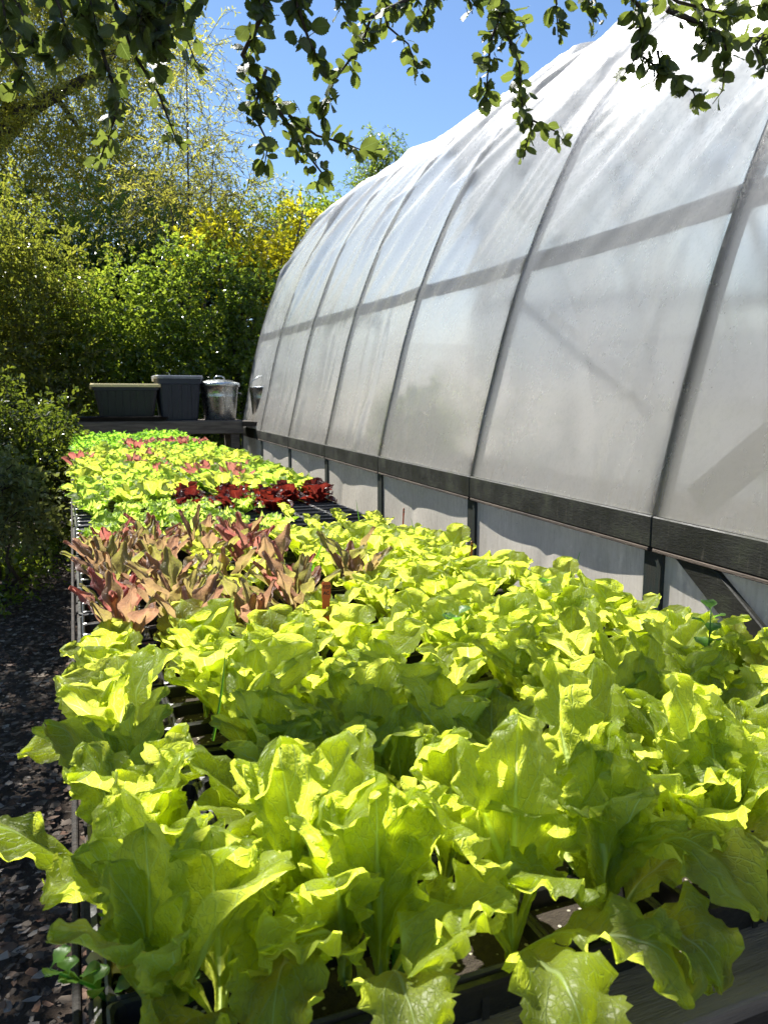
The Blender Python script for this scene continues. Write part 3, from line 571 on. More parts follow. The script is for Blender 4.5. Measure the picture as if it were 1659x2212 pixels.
def rounded_rect(w, d, r, n=4):
    pts = []
    for cx, cy, a0 in ((w - r, d - r, 0), (-w + r, d - r, 90), (-w + r, -d + r, 180), (w - r, -d + r, 270)):
        for k in range(n + 1): a = R(a0 + 90 * k / n); pts.append((cx + r * math.cos(a), cy + r * math.sin(a)))
    return pts
def loft(m, rings, caps=(True, True)):
    n = len(rings[0]); V = [p for r_ in rings for p in r_]
    F = [(i * n + k, i * n + (k + 1) % n, (i + 1) * n + (k + 1) % n, (i + 1) * n + k) for i in range(len(rings) - 1) for k in range(n)]
    if caps[0]: F.append(tuple(range(n))[::-1])
    if caps[1]: F.append(tuple((len(rings) - 1) * n + k for k in range(n)))
    m.add(V, F); return m
def rr(w, d, r, z): return [(x, y, z) for x, y in rounded_rect(w, d, r)]
def tote(name, label, loc, w, d, h, mat, lidmat, rz=0):
    t_ = empty(name, loc, rz); tag(t_, label, "storage tub")
    m = MB(); loft(m, [rr(w * .78, d * .78, .03, 0), rr(w * .80, d * .8, .035, .01), rr(w * .93, d * .93, .04, h * .82), rr(w * .97, d * .97, .04, h * .83), rr(w * .97, d * .97, .04, h - .03), rr(w, d, .045, h - .028), rr(w, d, .045, h - .012)])
    m.build("body", M[mat], t_)
    for k in range(4):       # moulded ribs on the walls
        x = (-.62 + .42 * k) * w
        m2 = MB(); s0, s1 = .80, .93
        m2.add([(x - .035, -d * s0 - .006, .03), (x + .035, -d * s0 - .006, .03), (x + .04, -d * s1 - .006, h * .8), (x - .04, -d * s1 - .006, h * .8),
                (x - .045, -d * s0 + .02, .03), (x + .045, -d * s0 + .02, .03), (x + .05, -d * s1 + .02, h * .8), (x - .05, -d * s1 + .02, h * .8)],
               [(0, 1, 2, 3), (1, 5, 6, 2), (4, 0, 3, 7), (3, 2, 6, 7), (4, 5, 1, 0)])
        m2.build("wall_rib", M[mat], t_)
    ml = MB(); loft(ml, [rr(w + .012, d + .012, .05, h - .03), rr(w + .014, d + .014, .05, h), rr(w + .004, d + .004, .045, h + .012), rr(w * .9, d * .88, .04, h + .012), rr(w * .86, d * .84, .04, h + .002), rr(w * .5, d * .5, .03, h + .006)])
    ml.build("lid", M[lidmat], t_)
    for sx in (-1, 1): MB().box(sx * (w + .012) - .012, -.07, h - .06, sx * (w + .012) + .012, .07, h - .02, .004).build("handle", M[lidmat], t_)
    return t_
xl = at(275, 862, BY)[0]; tote("storage_tub", "low black storage tub with a pale yellow lid", (xl, BY + .22, bz + .055), .41, .25, .40, 'tote', 'yellowlid', R(-2))
xm = at(388, 862, BY)[0]; tote("storage_tub", "tall navy storage tub with a dusty grey-blue lid", (xm, BY + .27, bz), .29, .24, .565, 'navytote', 'greylid', R(3))
# shallow black tray under the low tub
tr = empty("growing_tray", (xl - .05, BY + .2, bz)); tag(tr, "long black tray sticking out beneath the yellow-lidded tub", "tray")
m = MB(); loft(m, [rr(.50, .28, .03, .001), rr(.54, .31, .03, .05), rr(.55, .32, .03, .052), rr(.53, .30, .03, .05), rr(.49, .27, .03, .006)]); m.build("tray_shell", M['blackplastic'], tr)
# galvanised can
xg = at(480, 862, BY)[0]
gc = empty("metal_can", (xg, BY + .25, bz)); tag(gc, "shiny galvanised steel trash can with a domed lid", "trash can")
MB().lathe([(.0, 0), (.20, 0), (.205, .01), (.235, .30), (.238, .31), (.235, .32), (.25, .44), (.256, .445), (.256, .455), (.25, .46)], 40).build("body", M['galv'], gc, True)
MB().lathe([(.262, .435), (.270, .44), (.270, .478), (.262, .49), (.22, .50), (.14, .525), (.0, .535)], 40).build("lid", M['galv'], gc, True)
MB().tube([(-.07, -.02, .52), (-.065, -.02, .555), (-.03, -.02, .575), (.03, -.02, .575), (.065, -.02, .555), (.07, -.02, .52)], .008, 8).build("handle", M['galv'], gc, True)
for sx in (-1, 1): MB().tube([(sx * .245, -.06, .36), (sx * .285, -.05, .345), (sx * .292, 0, .335), (sx * .285, .05, .345), (sx * .245, .06, .36)], .006, 8).build("side_handle", M['galv'], gc, True)
gc2 = empty("metal_can", (xg + .66, BY + .3, bz - .02)); tag(gc2, "second steel can half hidden behind the greenhouse corner", "trash can")
MB().lathe([(.0, 0), (.20, 0), (.205, .01), (.235, .30), (.238, .31), (.235, .32), (.25, .44), (.256, .445), (.256, .455), (.25, .46)], 40).build("body", M['galv'], gc2, True)
MB().tube([(-.25, 0, .45), (-.22, 0, .53), (-.12, 0, .60), (0, 0, .62), (.12, 0, .60), (.22, 0, .53), (.25, 0, .45)], .006, 8).build("handle", M['galv'], gc2, True)
MB().box(.5, -.4, -.06, 1.1, .4, 0).build("plank", M['woodx'], bench, loc=(.5, 0, bz - .02))

# ------------------------------------------------------------------ potting table
def tw(u, v, z=0.0): return Vector((-.015 - .05 * v + u, v + .05 * u, z))
TANG = math.atan(.05)      # table runs slightly left of the greenhouse axis
TZ = .765
tab = empty("potting_table", tw(0, 0, 0), TANG); tag(tab, "long weathered wooden potting table covered in nursery trays", "table")
V0, V1, TWD = .50, 9.15, 1.24
y = V0; i = 0
while y < V1:
    w_ = .085 + random.uniform(-.004, .004)
    if i == 0: w_ = .14
    MB().box(-.002 + random.uniform(-.005, .006), y, TZ - .022, TWD - .02 + random.uniform(-.006, .012), y + w_, TZ, .003).build("plank", M['benchwood'] if i == 0 else M['woodx'], tab); y += w_ + .022; i += 1
for x in (0.0, TWD - .07): MB().box(x, V0 + .01, TZ - .115, x + .04, V1 - .02, TZ - .024, .004).build("side_rail", M['wood'], tab)
MB().box(.042, V0 + .012, TZ - .115, TWD - .072, V0 + .05, TZ - .024, .004).build("end_rail", M['woodx'], tab)
for yy in (V0 + .06, 2.4, 4.3, 6.2, 8.1, V1 - .2):
    for x in (.042, TWD - .165): MB().box(x, yy, 0, x + .09, yy + .09, TZ - .026, .005).build("leg", M['wood'], tab)
for k, x in enumerate((.03, .25, .46, .66, .86)): MB().box(x, V0 + .152, .575, x + .17, V1 - .22, .598, .004).build("shelf_plank", M['wood'], tab)
MB().box(-.016, V0, TZ - .05, -.008, V1, TZ - .004, .002).build("edge_board", M['woodx'], tab)

# white tray on the shelf below, poking out by the path
wt = empty("white_tray", (-.01, .66, .60), R(35)); tag(wt, "shallow white plastic tray poking out under the front corner of the table", "tray")
m = MB(); loft(m, [rr(.10, .14, .02, 0), rr(.12, .16, .025, .045), rr(.128, .168, .028, .047), rr(.128, .168, .028, .043), rr(.122, .162, .025, .041)], (True, False)); m.build("tray_shell", M['whiteplastic'], wt, True)

# ---- nursery tray: outer flat, cell insert, soil
TW_, TD_, CW, CD = .555, .281, .1345, .0895
def tray_meshes(depth, seed):
    g = random.Random(seed)
    hw, hd = TW_ / 2, TD_ / 2
    sh = MB(); loft(sh, [rr(hw - .022, hd - .022, .018, 0), rr(hw - .006, hd - .006, .02, depth - .006), rr(hw, hd, .022, depth - .006), rr(hw + .001, hd + .001, .022, depth), rr(hw - .005, hd - .005, .02, depth + .001),
                         rr(hw - .010, hd - .010, .018, depth - .004), rr(hw - .024, hd - .024, .016, .004)])
    for k in range(9):     # moulded ribs outside
        x = -hw + .03 + k * (TW_ - .06) / 8
        for sy in (-1, 1): sh.box(x - .004, sy * (hd - .017) - .004, .006, x + .004, sy * (hd - .010) + .004, depth - .008)
    # cell grid: tapered cells with a rim
    ce = MB(); so = MB()
    for a in range(4):
        for b in range(3):
            cx, cy = (a - 1.5) * CW, (b - 1) * CD; zt = depth + .004
            o = lambda s_, z_, r_=.012: [(cx + x, cy + y_, z_) for x, y_ in rounded_rect(CW / 2 - s_, CD / 2 - s_, r_, 2)]
            loft(ce, [o(.0005, zt - .006, .005), o(.0003, zt, .005), o(.003, zt + .002, .008), o(.006, zt, .010), o(.012, .012, .010)], (False, True))
            r_ = o(.008, depth - .010 - g.uniform(0, .006), .01); so.add([(cx, cy, depth - .006 - g.uniform(0, .004))] + r_, [(0, 1 + k, 1 + (k + 1) % len(r_)) for k in range(len(r_))])
    return sh.mesh("tray_shell"), ce.mesh("cell_insert"), so.mesh("soil")
TM = [tray_meshes(.058, k) for k in range(3)]; TM2 = tray_meshes(.062, 9)
for a_, b_, c_ in TM + [TM2]: a_.materials.append(M['blackplastic']); b_.materials.append(M['blackplastic']); c_.materials.append(M['soil'])
ORD = ['zeroth', 'first', 'second', 'third', 'fourth', 'fifth', 'sixth', 'seventh', 'eighth', 'ninth', 'tenth', 'eleventh', 'twelfth', 'thirteenth', 'fourteenth', 'fifteenth', 'sixteenth', 'seventeenth', 'eighteenth', 'nineteenth', 'twentieth',
       'twenty-first', 'twenty-second', 'twenty-third', 'twenty-fourth', 'twenty-fifth', 'twenty-sixth', 'twenty-seventh', 'twenty-eighth', 'twenty-ninth', 'thirtieth', 'thirty-first', 'thirty-second', 'thirty-third', 'thirty-fourth', 'thirty-fifth', 'thirty-sixth', 'thirty-seventh', 'thirty-eighth', 'thirty-ninth', 'fortieth']
PITCHV = .2865; cells = []
NROW = 30
def tray_z(r): return TZ + (.0 if r < 7 else .045)
for r in range(NROW):
    for c in range(2):
        u = .001 + TW_ / 2 + c * (TW_ + .035) + random.uniform(-.006, .006); v = .555 + TD_ / 2 + r * PITCHV + random.uniform(-.002, .002)
        rz = TANG + random.uniform(-.012, .012); z = tray_z(r) + .001
        t_ = empty("nursery_tray", tw(u, v, z), rz)
        tag(t_, "black plastic cell tray on the %s side, %s tray from the front of the table" % ("path" if c == 0 else "greenhouse", ORD[r + 1]), "plant tray", "black nursery trays on the potting table")
        a_, b_, c_ = TM[(r + c) % 3]
        obj("tray_shell", a_, None, t_); obj("cell_insert", b_, None, t_); obj("soil", c_, None, t_)
        if r >= 7:
            t2 = empty("nursery_tray", tw(u + .003, v, TZ + .001), TANG)
            tag(t2, "empty black tray stacked beneath the %s %s-side tray from the front" % (ORD[r + 1], "path" if c == 0 else "greenhouse"), "plant tray", "black trays stacked under the far trays")
            e_ = obj("tray_shell", a_, None, t2); e_.scale = (.985, .985, .70)
        for a in range(4):
            for b in range(3):
                l = Vector(((a - 1.5) * CW, (b - 1) * CD, 0)); l.rotate(Euler((0, 0, rz)))
                p = tw(u, v, 0) + l; cells.append((r, c, a, b, p.x, p.y, z + .05))

# ------------------------------------------------------------------ lettuce leaves
def leaf_grid(seed, L=.15, W=.045, th0=.25, th1=.9, nu=11, nv=14, cup=.25, ruf=.16, nruf=5.5, serr=.05, lobes=0, lobed=.35, pet=.22, wmax=.68, tipr=.9, twist=.0, pw=.12, flop=0.0):
    g = np.random.default_rng(seed); t = np.linspace(0, 1, nv) ** .9; s = np.linspace(-1, 1, nu)
    th = th0 + (th1 - th0) * t ** 1.4 + flop * np.clip(t - .55, 0, 1) ** 1.2 * 4
    dt = np.diff(t, prepend=0) * L; xs = np.cumsum(np.sin(th) * dt); zs = np.cumsum(np.cos(th) * dt); ys = twist * L * t ** 2
    a = np.clip((t - pet) / (wmax - pet), 0, 1); a = a * a * (3 - 2 * a); bq = np.clip((t - wmax) / (1 - wmax), 0, 1)
    w = W * (pw * (1 - t * .4) + (1 - pw) * a) * np.sqrt(np.clip(1 - bq ** (2.0 / tipr), 0, 1))
    if lobes: w = w * (1 + lobed * np.sin(2 * np.pi * lobes * (t - .08) + g.uniform(0, 1)) * np.clip(t * 3 - .4, 0, 1) * np.clip((1 - t) * 5, 0, 1))
    T, S = np.meshgrid(t, s, indexing='ij'); Wt = w[:, None]
    ser = 1 + serr * g.uniform(-1, 1, (nv, 2))[:, [0] * (nu // 2) + [0] + [1] * (nu - nu // 2 - 1)] * np.abs(S) ** 3
    ph = g.uniform(0, 6, 2); side = (S > 0).astype(int); amp = np.abs(S) ** 2.2 * np.clip(T * 2 - .2, 0, 1)
    wave = np.sin(T * nruf * 2 * np.pi + ph[side] + 1.3 * np.sin(T * 5 + ph[side] * 2)) + .5 * np.sin(T * nruf * 4.3 * np.pi + ph[side] * 3)
    n = Wt * (cup * S ** 2 + ruf * wave * amp) + .004 * np.sin(T * 11 + S * 5 + ph[0]) * (L / .15) * np.clip(T * 2, 0, 1)
    n += Wt * .10 * np.abs(np.sin(T * 17 + np.abs(S) * 5)) * (1 - np.abs(S)) * np.clip(T * 2 - .4, 0, 1) * .6
    tipe = ruf * W * .5 * np.sin(S * 7 + ph[1]) * bq[:, None]
    nx_, nz_ = -np.cos(th), np.sin(th)       # upper (inner) face normal
    X = xs[:, None] + nx_[:, None] * n + np.sin(th)[:, None] * tipe; Z = zs[:, None] + nz_[:, None] * n + np.cos(th)[:, None] * tipe; Y = S * Wt * ser * (1 - .12 * np.abs(wave) * amp) + ys[:, None]
    V = np.stack([X, Y, Z], -1).reshape(-1, 3); uv = np.stack([(S + 1) / 2, T], -1).reshape(-1, 2)
    I = (np.arange(nv - 1)[:, None] * nu + np.arange(nu - 1)[None]).ravel()
    return V, np.stack([I, I + 1, I + nu + 1, I + nu], 1), uv
def leaf_set(mat, n, seed, res, **kw):
    """n leaf meshes; each keyword holds (low, high) ranges from inner to outer leaves"""
    out = []
    g = random.Random(seed)
    for i in range(n):
        q = i / (n - 1); k = {}
        for key, v in kw.items():
            if isinstance(v, tuple): k[key] = (v[0] + (v[1] - v[0]) * q) * g.uniform(.9, 1.1) if key in ('th0', 'th1', 'flop') else g.uniform(*v)
            else: k[key] = v
        V, F, uv = leaf_grid(seed * 50 + i, nu=res[0], nv=res[1], twist=g.uniform(-.15, .15), **k)
        me = mesh_np("leaf", V, F, uv); me.materials.append(M[mat]); out.append(me)
    return out
KIND = {}
KIND['big'] = leaf_set('lettuce', 16, 1, (25, 46), L=(.17, .22), W=(.034, .050), th0=(.02, .36), th1=(.12, .95), flop=(.0, .28), cup=(.1, .45), ruf=(.10, .24), nruf=(2.6, 4.6), serr=.10, pet=.16, pw=.15, wmax=.7, tipr=1.1)
KIND['green'] = leaf_set('lettuce', 14, 2, (17, 30), L=(.12, .165), W=(.038, .056), th0=(.03, .5), th1=(.25, 1.15), flop=(.0, .25), cup=(.1, .45), ruf=(.09, .22), nruf=(2.3, 4.2), serr=.08, pet=.14, wmax=.68, tipr=1.15)
KIND['oak'] = leaf_set('oakleaf', 10, 3, (13, 26), L=(.14, .195), W=(.0145, .021), th0=(.03, .5), th1=(.1, .9), flop=(.0, .12), cup=(.15, .5), ruf=(.08, .18), nruf=(2, 4), serr=.04, lobes=3.2, lobed=.5, pet=.2, wmax=.7, pw=.16)
KIND['redoak'] = [m.copy() for m in KIND['oak']]
for m_ in KIND['redoak']: m_.materials[0] = M['redoak']
KIND['frilly'] = leaf_set('frilly', 9, 4, (15, 18), L=(.075, .105), W=(.032, .046), th0=(.1, .85), th1=(.6, 1.9), cup=(.1, .5), ruf=(.34, .5), nruf=(6, 8.5), serr=.16, pet=.1, wmax=.62, tipr=1.3)
LOW = dict(res=(9, 11))
def joined(mat, variants, seed, nleaf, sc=1.0, **kw):
    """whole small plants for the far rows: leaves joined in one mesh"""
    out = []
    for vnt in range(variants):
        Vs, Fs, Us = [], [], []; b = 0; g = random.Random(seed + vnt)
        for i in range(nleaf):
            q = i / (nleaf - 1); k = {}
            for key, v in kw.items(): k[key] = ((v[0] + (v[1] - v[0]) * q) if key in ('th0', 'th1') else g.uniform(*v)) if isinstance(v, tuple) else v
            V, F, uv = leaf_grid(seed * 91 + vnt * 20 + i, nu=9, nv=11, **k); a = i * 2.4 + g.uniform(-.4, .4); c_, s_ = math.cos(a), math.sin(a)
            V = V * sc; V = np.stack([V[:, 0] * c_ - V[:, 1] * s_, V[:, 0] * s_ + V[:, 1] * c_, V[:, 2]], 1)
            Vs.append(V); Fs.append(F + b); Us.append(uv); b += len(V)
        me = mesh_np("plant", np.concatenate(Vs), np.concatenate(Fs), np.concatenate(Us)); me.materials.append(M[mat]); out.append(me)
    return out
FAR = {'batavia': joined('batavia', 7, 7, 8, L=(.11, .15), W=(.038, .055), th0=(.1, .7), th1=(.5, 1.6), cup=(.1, .5), ruf=(.1, .3), nruf=(3, 5), pet=.25, wmax=.66, tipr=1.25),
       'mizuna': joined('mizuna', 5, 8, 11, L=(.10, .15), W=(.022, .034), th0=(.1, .8), th1=(.5, 1.8), cup=(.1, .5), ruf=(.35, .6), nruf=(5, 8), serr=.3, lobes=4, lobed=.4, pet=.15),
       'red': joined('redlet', 5, 9, 9, L=(.09, .13), W=(.036, .05), th0=(.2, .9), th1=(.6, 2.0), cup=(.2, .6), ruf=(.15, .3), nruf=(3, 5), pet=.15, wmax=.64, tipr=1.2),
       'redrom': joined('redoak', 4, 10, 8, L=(.13, .17), W=(.022, .030), th0=(.1, .8), th1=(.2, 1.1), cup=(.3, .7), ruf=(.05, .12), nruf=(2, 4), pet=.2)}

def kind_of(X, Y, r, c, a, b):
    left = -.015 - .05 * Y; u = X - left
    if Y < 1.13: return 'big'
    if Y < 1.50: return 'green'
    if r <= 6:
        return ('oakx' if random.random() < .88 else 'green') if (u < .63 - .05 * math.sin(Y * 9) and Y > (1.50 if u < .40 else 1.66)) else 'green'
    if r == 7: return ('frilly' if random.random() < .62 else None) if u < .72 else ('small' if random.random() < .55 else None)
    if r == 8:
        if u > .5: return 'small' if random.random() < .22 else None
        return 'frilly' if (random.random() < (.5 if u > .3 else .3)) else None
    if r == 9:
        if u > .80: return None
        if u > .42: return 'red' if b > 0 and random.random() < .9 else ('frilly' if random.random() < .3 else None)
        return 'frilly' if random.random() < .42 else None
    if r == 10: return ('red' if u > .42 else 'batavia') if (b < 2 or u <= .42) else 'batavia'
    if r < 21: return 'batavia' if random.random() < .92 else ('redrom' if random.random() < .3 else None)
    if r in (22, 23) and u > .45 and random.random() < .85: return 'redrom'
    return 'mizuna' if random.random() < .95 else None
INFO = {'big': ('green_lettuce', 'large crinkled green lettuce', 'green lettuces at the front of the table'),
        'green': ('green_lettuce', 'green lettuce', 'green lettuces at the front of the table'),
        'small': ('lettuce_seedling', 'small green lettuce seedling', 'small seedlings in the half-empty trays'),
        'oak': ('oakleaf_lettuce', 'bronze oakleaf lettuce', 'bronze and pink oakleaf lettuces'), 'redoak': ('oakleaf_lettuce', 'pinkish red oakleaf lettuce', 'bronze and pink oakleaf lettuces'),
        'frilly': ('frilly_lettuce', 'frilly pale green lettuce', 'frilly pale lettuces in the middle trays'),
        'batavia': ('butter_lettuce', 'yellow-green loose lettuce', 'yellow-green lettuces in the far trays'),
        'red': ('red_lettuce', 'dark red glossy lettuce', 'dark red lettuces in the middle trays'),
        'redrom': ('red_romaine', 'upright orange-red lettuce', 'orange-red lettuces among the far greens'),
        'mizuna': ('mustard_plant', 'bright green frilly mustard plant', 'frilly mustard plants at the far end')}
planted = []
for (r, c, a, b, X, Y, Z) in cells:
    k = kind_of(X, Y, r, c, a, b)
    if k is None: continue
    if k == 'big' and (a + b + r + c) % 2 == 0 and random.random() < .22: continue
    if k == 'green' and random.random() < .10: continue
    if k == 'oakx': k = 'redoak' if random.random() < .10 or (a == 3 and c == 0 and b == 1) else 'oak'
    planted.append([k, r, c, a, b, X, Y, Z])
# number the plants of each block by row, then by place from the path
import collections
rows = collections.defaultdict(list)
for p in planted: rows[(INFO[p[0]][0], p[1] * 3 + p[4])].append(p)
rowno = {}
for nm in set(k_[0] for k_ in rows):
    for i, rk in enumerate(sorted(k_[1] for k_ in rows if k_[0] == nm)): rowno[(nm, rk)] = i + 1
def place(k, X, Y, Z, label, seed, sc=1.0):
    nm, _, grp = INFO[k]; g = random.Random(seed)
    if k in FAR:
        me = g.choice(FAR[k]); o = bpy.data.objects.new(nm, me); COL.objects.link(o)
        o.location = (X + g.uniform(-.012, .012), Y + g.uniform(-.01, .01), Z); o.rotation_euler = (g.uniform(-.12, .12), g.uniform(-.12, .12), g.uniform(0, 6.28)); s = g.uniform(.78, 1.15) * sc; o.scale = (s, s, s * g.uniform(.9, 1.15))
        tag(o, label, "lettuce" if k != 'mizuna' else "mustard plant", grp); return o
    root = empty(nm, (X + g.uniform(-.014, .014), Y + g.uniform(-.012, .012), Z), g.uniform(0, 6.28)); tag(root, label, "lettuce", grp)
    root.rotation_euler = (g.uniform(-.1, .1), g.uniform(-.1, .1), root.rotation_euler.z)
    src = KIND['green' if k == 'small' else k]; n = {'big': 9, 'green': 8, 'small': 4, 'oak': 9, 'redoak': 9, 'frilly': 10}[k]
    if k in ('big', 'green') and X < .10 - .05 * Y:      # the outer row leans out over the path
        root.rotation_euler = (Matrix.Rotation(-g.uniform(.05, .3), 3, 'Y') @ Matrix.Rotation(g.uniform(0, 6.28), 3, 'Z')).to_euler(); root.location.x -= .012
    if k in ('oak', 'redoak') and X < .03 - .05 * Y: root.rotation_euler = (g.uniform(-.1, .1), g.uniform(-.75, -.4), g.uniform(-.4, .4)); root.location.x -= .02
    for i in range(n):
        q = i / (n - 1); idx = min(len(src) - 1, max(0, int(q * (len(src) - 1) + g.uniform(-1.6, 1.6))))
        o = bpy.data.objects.new("leaf", src[idx]); COL.objects.link(o); o.parent = root
        s = g.uniform(.82, 1.12) * (.62 + .38 * min(1, q * 2.2)) * sc * (.5 if k == 'small' else 1)
        o.scale = (s, s * g.choice((-1, 1)) * g.uniform(.85, 1.2), s); o.rotation_euler = (g.uniform(-.1, .1), g.uniform(-.12, .12), i * 2.4 + g.uniform(-.35, .35))
        o.location = (0, 0, q * .008)
    return root
for (nm, rk), ps in sorted(rows.items()):
    ps.sort(key=lambda p: p[5]); multi = len(set(INFO[p[0]][0] for p in ps))
    for i, (k, r, c, a, b, X, Y, Z) in enumerate(ps):
        d = INFO[k][1]
        place(k, X, Y, Z, "%s, %s from the path in the %s row of its kind" % (d, ORD[i + 1], ORD[min(40, rowno[(nm, rk)])]), hash((r, c, a, b)) % 100000,
              sc={'big': .84}.get(k, 1.0) * (1.04 if (k == 'green' and Y < 1.5) else .90 if k == 'green' else 1.02 if k in ('oak', 'redoak') else 1))

# a few lettuces of special habit: leaf hanging over the path, drooping outer leaves at the front edge
def hero_leaf(root_label, loc, az, scale, wide, **kw):
    V, F, uv = leaf_grid(int(az * 10) + 9000 + int(loc[0] * 1000), nu=31, nv=56, **{'serr': .11, **kw}); me = mesh_np("leaf", V, F, uv); me.materials.append(M['lettuce'])
    return me
def hero_plant(loc, label, leaves):
    root = empty("green_lettuce", loc); tag(root, label, "lettuce", 'green lettuces at the front of the table')
    for i, (az, kw) in enumerate(leaves):
        o = obj("leaf", hero_leaf("", loc, az, 1, 1, **kw), None, root); o.rotation_euler = (0, 0, R(az))
    return root
zt = TZ + .05
hero_plant((-.005, .80, zt), "green lettuce whose long leaf hangs out over the shaded path",
           [(176, dict(L=.25, W=0.0416, th0=.75, th1=1.35, cup=.15, ruf=0.240, nruf=4, pet=.25, pw=.2)), (120, dict(L=.18, W=0.0378, th0=.3, th1=.9, ruf=0.300)), (40, dict(L=.19, W=0.0378, th0=.2, th1=.8, ruf=0.300)),
            (-60, dict(L=.17, W=0.0378, th0=.3, th1=1.2, ruf=0.300)), (230, dict(L=.15, W=0.0341, th0=.5, th1=1.6, ruf=0.375)), (0, dict(L=.17, W=0.0378, th0=.15, th1=.5, ruf=0.270))])
hero_plant((.14, .66, zt), "green lettuce with a broad upright leaf near the front corner of the table",
           [(100, dict(L=.215, W=0.0454, th0=.05, th1=.35, cup=.4, ruf=0.210, nruf=4, pet=.15, pw=.25)), (200, dict(L=.215, W=0.0416, th0=.25, th1=.8, flop=.5, ruf=0.240)), (-40, dict(L=.22, W=0.0416, th0=.2, th1=.7, ruf=0.240)),
            (-110, dict(L=.19, W=0.0416, th0=.6, th1=1.9, flop=.4, ruf=0.300)), (30, dict(L=.22, W=0.0393, th0=.15, th1=.6, ruf=0.300)), (150, dict(L=.2, W=0.0378, th0=.1, th1=.4, ruf=0.300))])
hero_plant((.335, .60, zt), "large green lettuce with leaves drooping over the front tray rim in the middle",
           [(-100, dict(L=.22, W=0.0469, th0=.75, th1=1.7, flop=.8, cup=.1, ruf=0.210, nruf=3.4)), (-60, dict(L=.21, W=0.0439, th0=.7, th1=1.6, flop=.75, cup=.2, ruf=0.240)), (-150, dict(L=.2, W=0.0416, th0=.5, th1=1.5, flop=.6, ruf=0.270)),
            (60, dict(L=.23, W=0.0469, th0=.1, th1=.4, cup=.35, ruf=0.210)), (120, dict(L=.215, W=0.0469, th0=.12, th1=.5, ruf=0.210)), (10, dict(L=.22, W=0.0439, th0=.3, th1=.9, ruf=0.300)), (180, dict(L=.21, W=0.0416, th0=.25, th1=.8, ruf=0.300))])
hero_plant((.46, .68, zt), "large green lettuce leaning right with its outer leaf folded over the rim",
           [(-70, dict(L=.25, W=0.0492, th0=.65, th1=1.5, flop=.75, cup=.15, ruf=0.195, nruf=3.4)), (-20, dict(L=.215, W=0.0439, th0=.45, th1=1.2, flop=.3, ruf=0.225)), (50, dict(L=.25, W=0.0454, th0=.25, th1=.6, ruf=0.240)), (110, dict(L=.25, W=0.0469, th0=.05, th1=.4, cup=.3, ruf=0.210)),
            (170, dict(L=.22, W=0.0416, th0=.2, th1=.6, ruf=0.270)), (-120, dict(L=.2, W=0.0378, th0=.35, th1=1.1, ruf=0.300))])
hero_plant((.20, .592, zt), "green lettuce in the front row with wide leaves bending over the rim",
           [(-95, dict(L=.16, W=.046, th0=.5, th1=1.5, flop=.7, ruf=.24, nruf=3.6)), (-30, dict(L=.17, W=.044, th0=.35, th1=1.2, flop=.3, ruf=.24)), (200, dict(L=.17, W=.044, th0=.4, th1=1.2, flop=.3, ruf=.24)), (80, dict(L=.2, W=.045, th0=.05, th1=.4, ruf=.22)), (140, dict(L=.19, W=.045, th0=.1, th1=.5, ruf=.24)), (20, dict(L=.18, W=.044, th0=.15, th1=.6, ruf=.24))])
hero_plant((.06, .60, zt), "small green lettuce at the very front left corner of the tray",
           [(-120, dict(L=.13, W=.038, th0=.5, th1=1.5, flop=.4, ruf=.25)), (-30, dict(L=.15, W=.04, th0=.3, th1=1.1, ruf=.24)), (180, dict(L=.15, W=.04, th0=.35, th1=1.1, ruf=.24)), (90, dict(L=.17, W=.042, th0=.05, th1=.5, ruf=.24)), (40, dict(L=.15, W=.04, th0=.15, th1=.7, ruf=.24))])
hero_plant((.43, .585, zt), "green lettuce in the front row beside the folded outer leaf",
           [(-80, dict(L=.17, W=.046, th0=.55, th1=1.6, flop=.8, ruf=.22, nruf=3.6)), (-10, dict(L=.17, W=.044, th0=.4, th1=1.2, flop=.3, ruf=.24)), (190, dict(L=.17, W=.044, th0=.4, th1=1.2, flop=.3, ruf=.24)), (95, dict(L=.2, W=.045, th0=.05, th1=.4, ruf=.22)), (40, dict(L=.18, W=.045, th0=.12, th1=.6, ruf=.24))])
hero_plant((.60, .66, zt), "green lettuce in the right-hand front tray leaning toward the greenhouse",
           [(-90, dict(L=.18, W=.048, th0=.5, th1=1.5, flop=.6, ruf=.22)), (-10, dict(L=.2, W=.048, th0=.4, th1=1.1, flop=.2, ruf=.24)), (200, dict(L=.18, W=.046, th0=.3, th1=1.0, ruf=.24)), (95, dict(L=.22, W=.05, th0=.05, th1=.4, ruf=.22)), (40, dict(L=.2, W=.048, th0=.12, th1=.6, ruf=.24)), (150, dict(L=.2, W=.048, th0=.1, th1=.5, ruf=.24))])
# withered leaf hanging off the left edge
V, F, uv = leaf_grid(777, L=.075, W=.022, th0=1.3, th1=2.6, nu=11, nv=14, ruf=.35, cup=.5); me = mesh_np("withered_leaf", V, F, uv)
tag(obj("withered_leaf", me, M['deadleaf'], loc=(.015, .72, zt + .01), rot=(0, 0, R(200))), "withered yellow leaf hanging at the left edge of the front tray", "dead leaf")

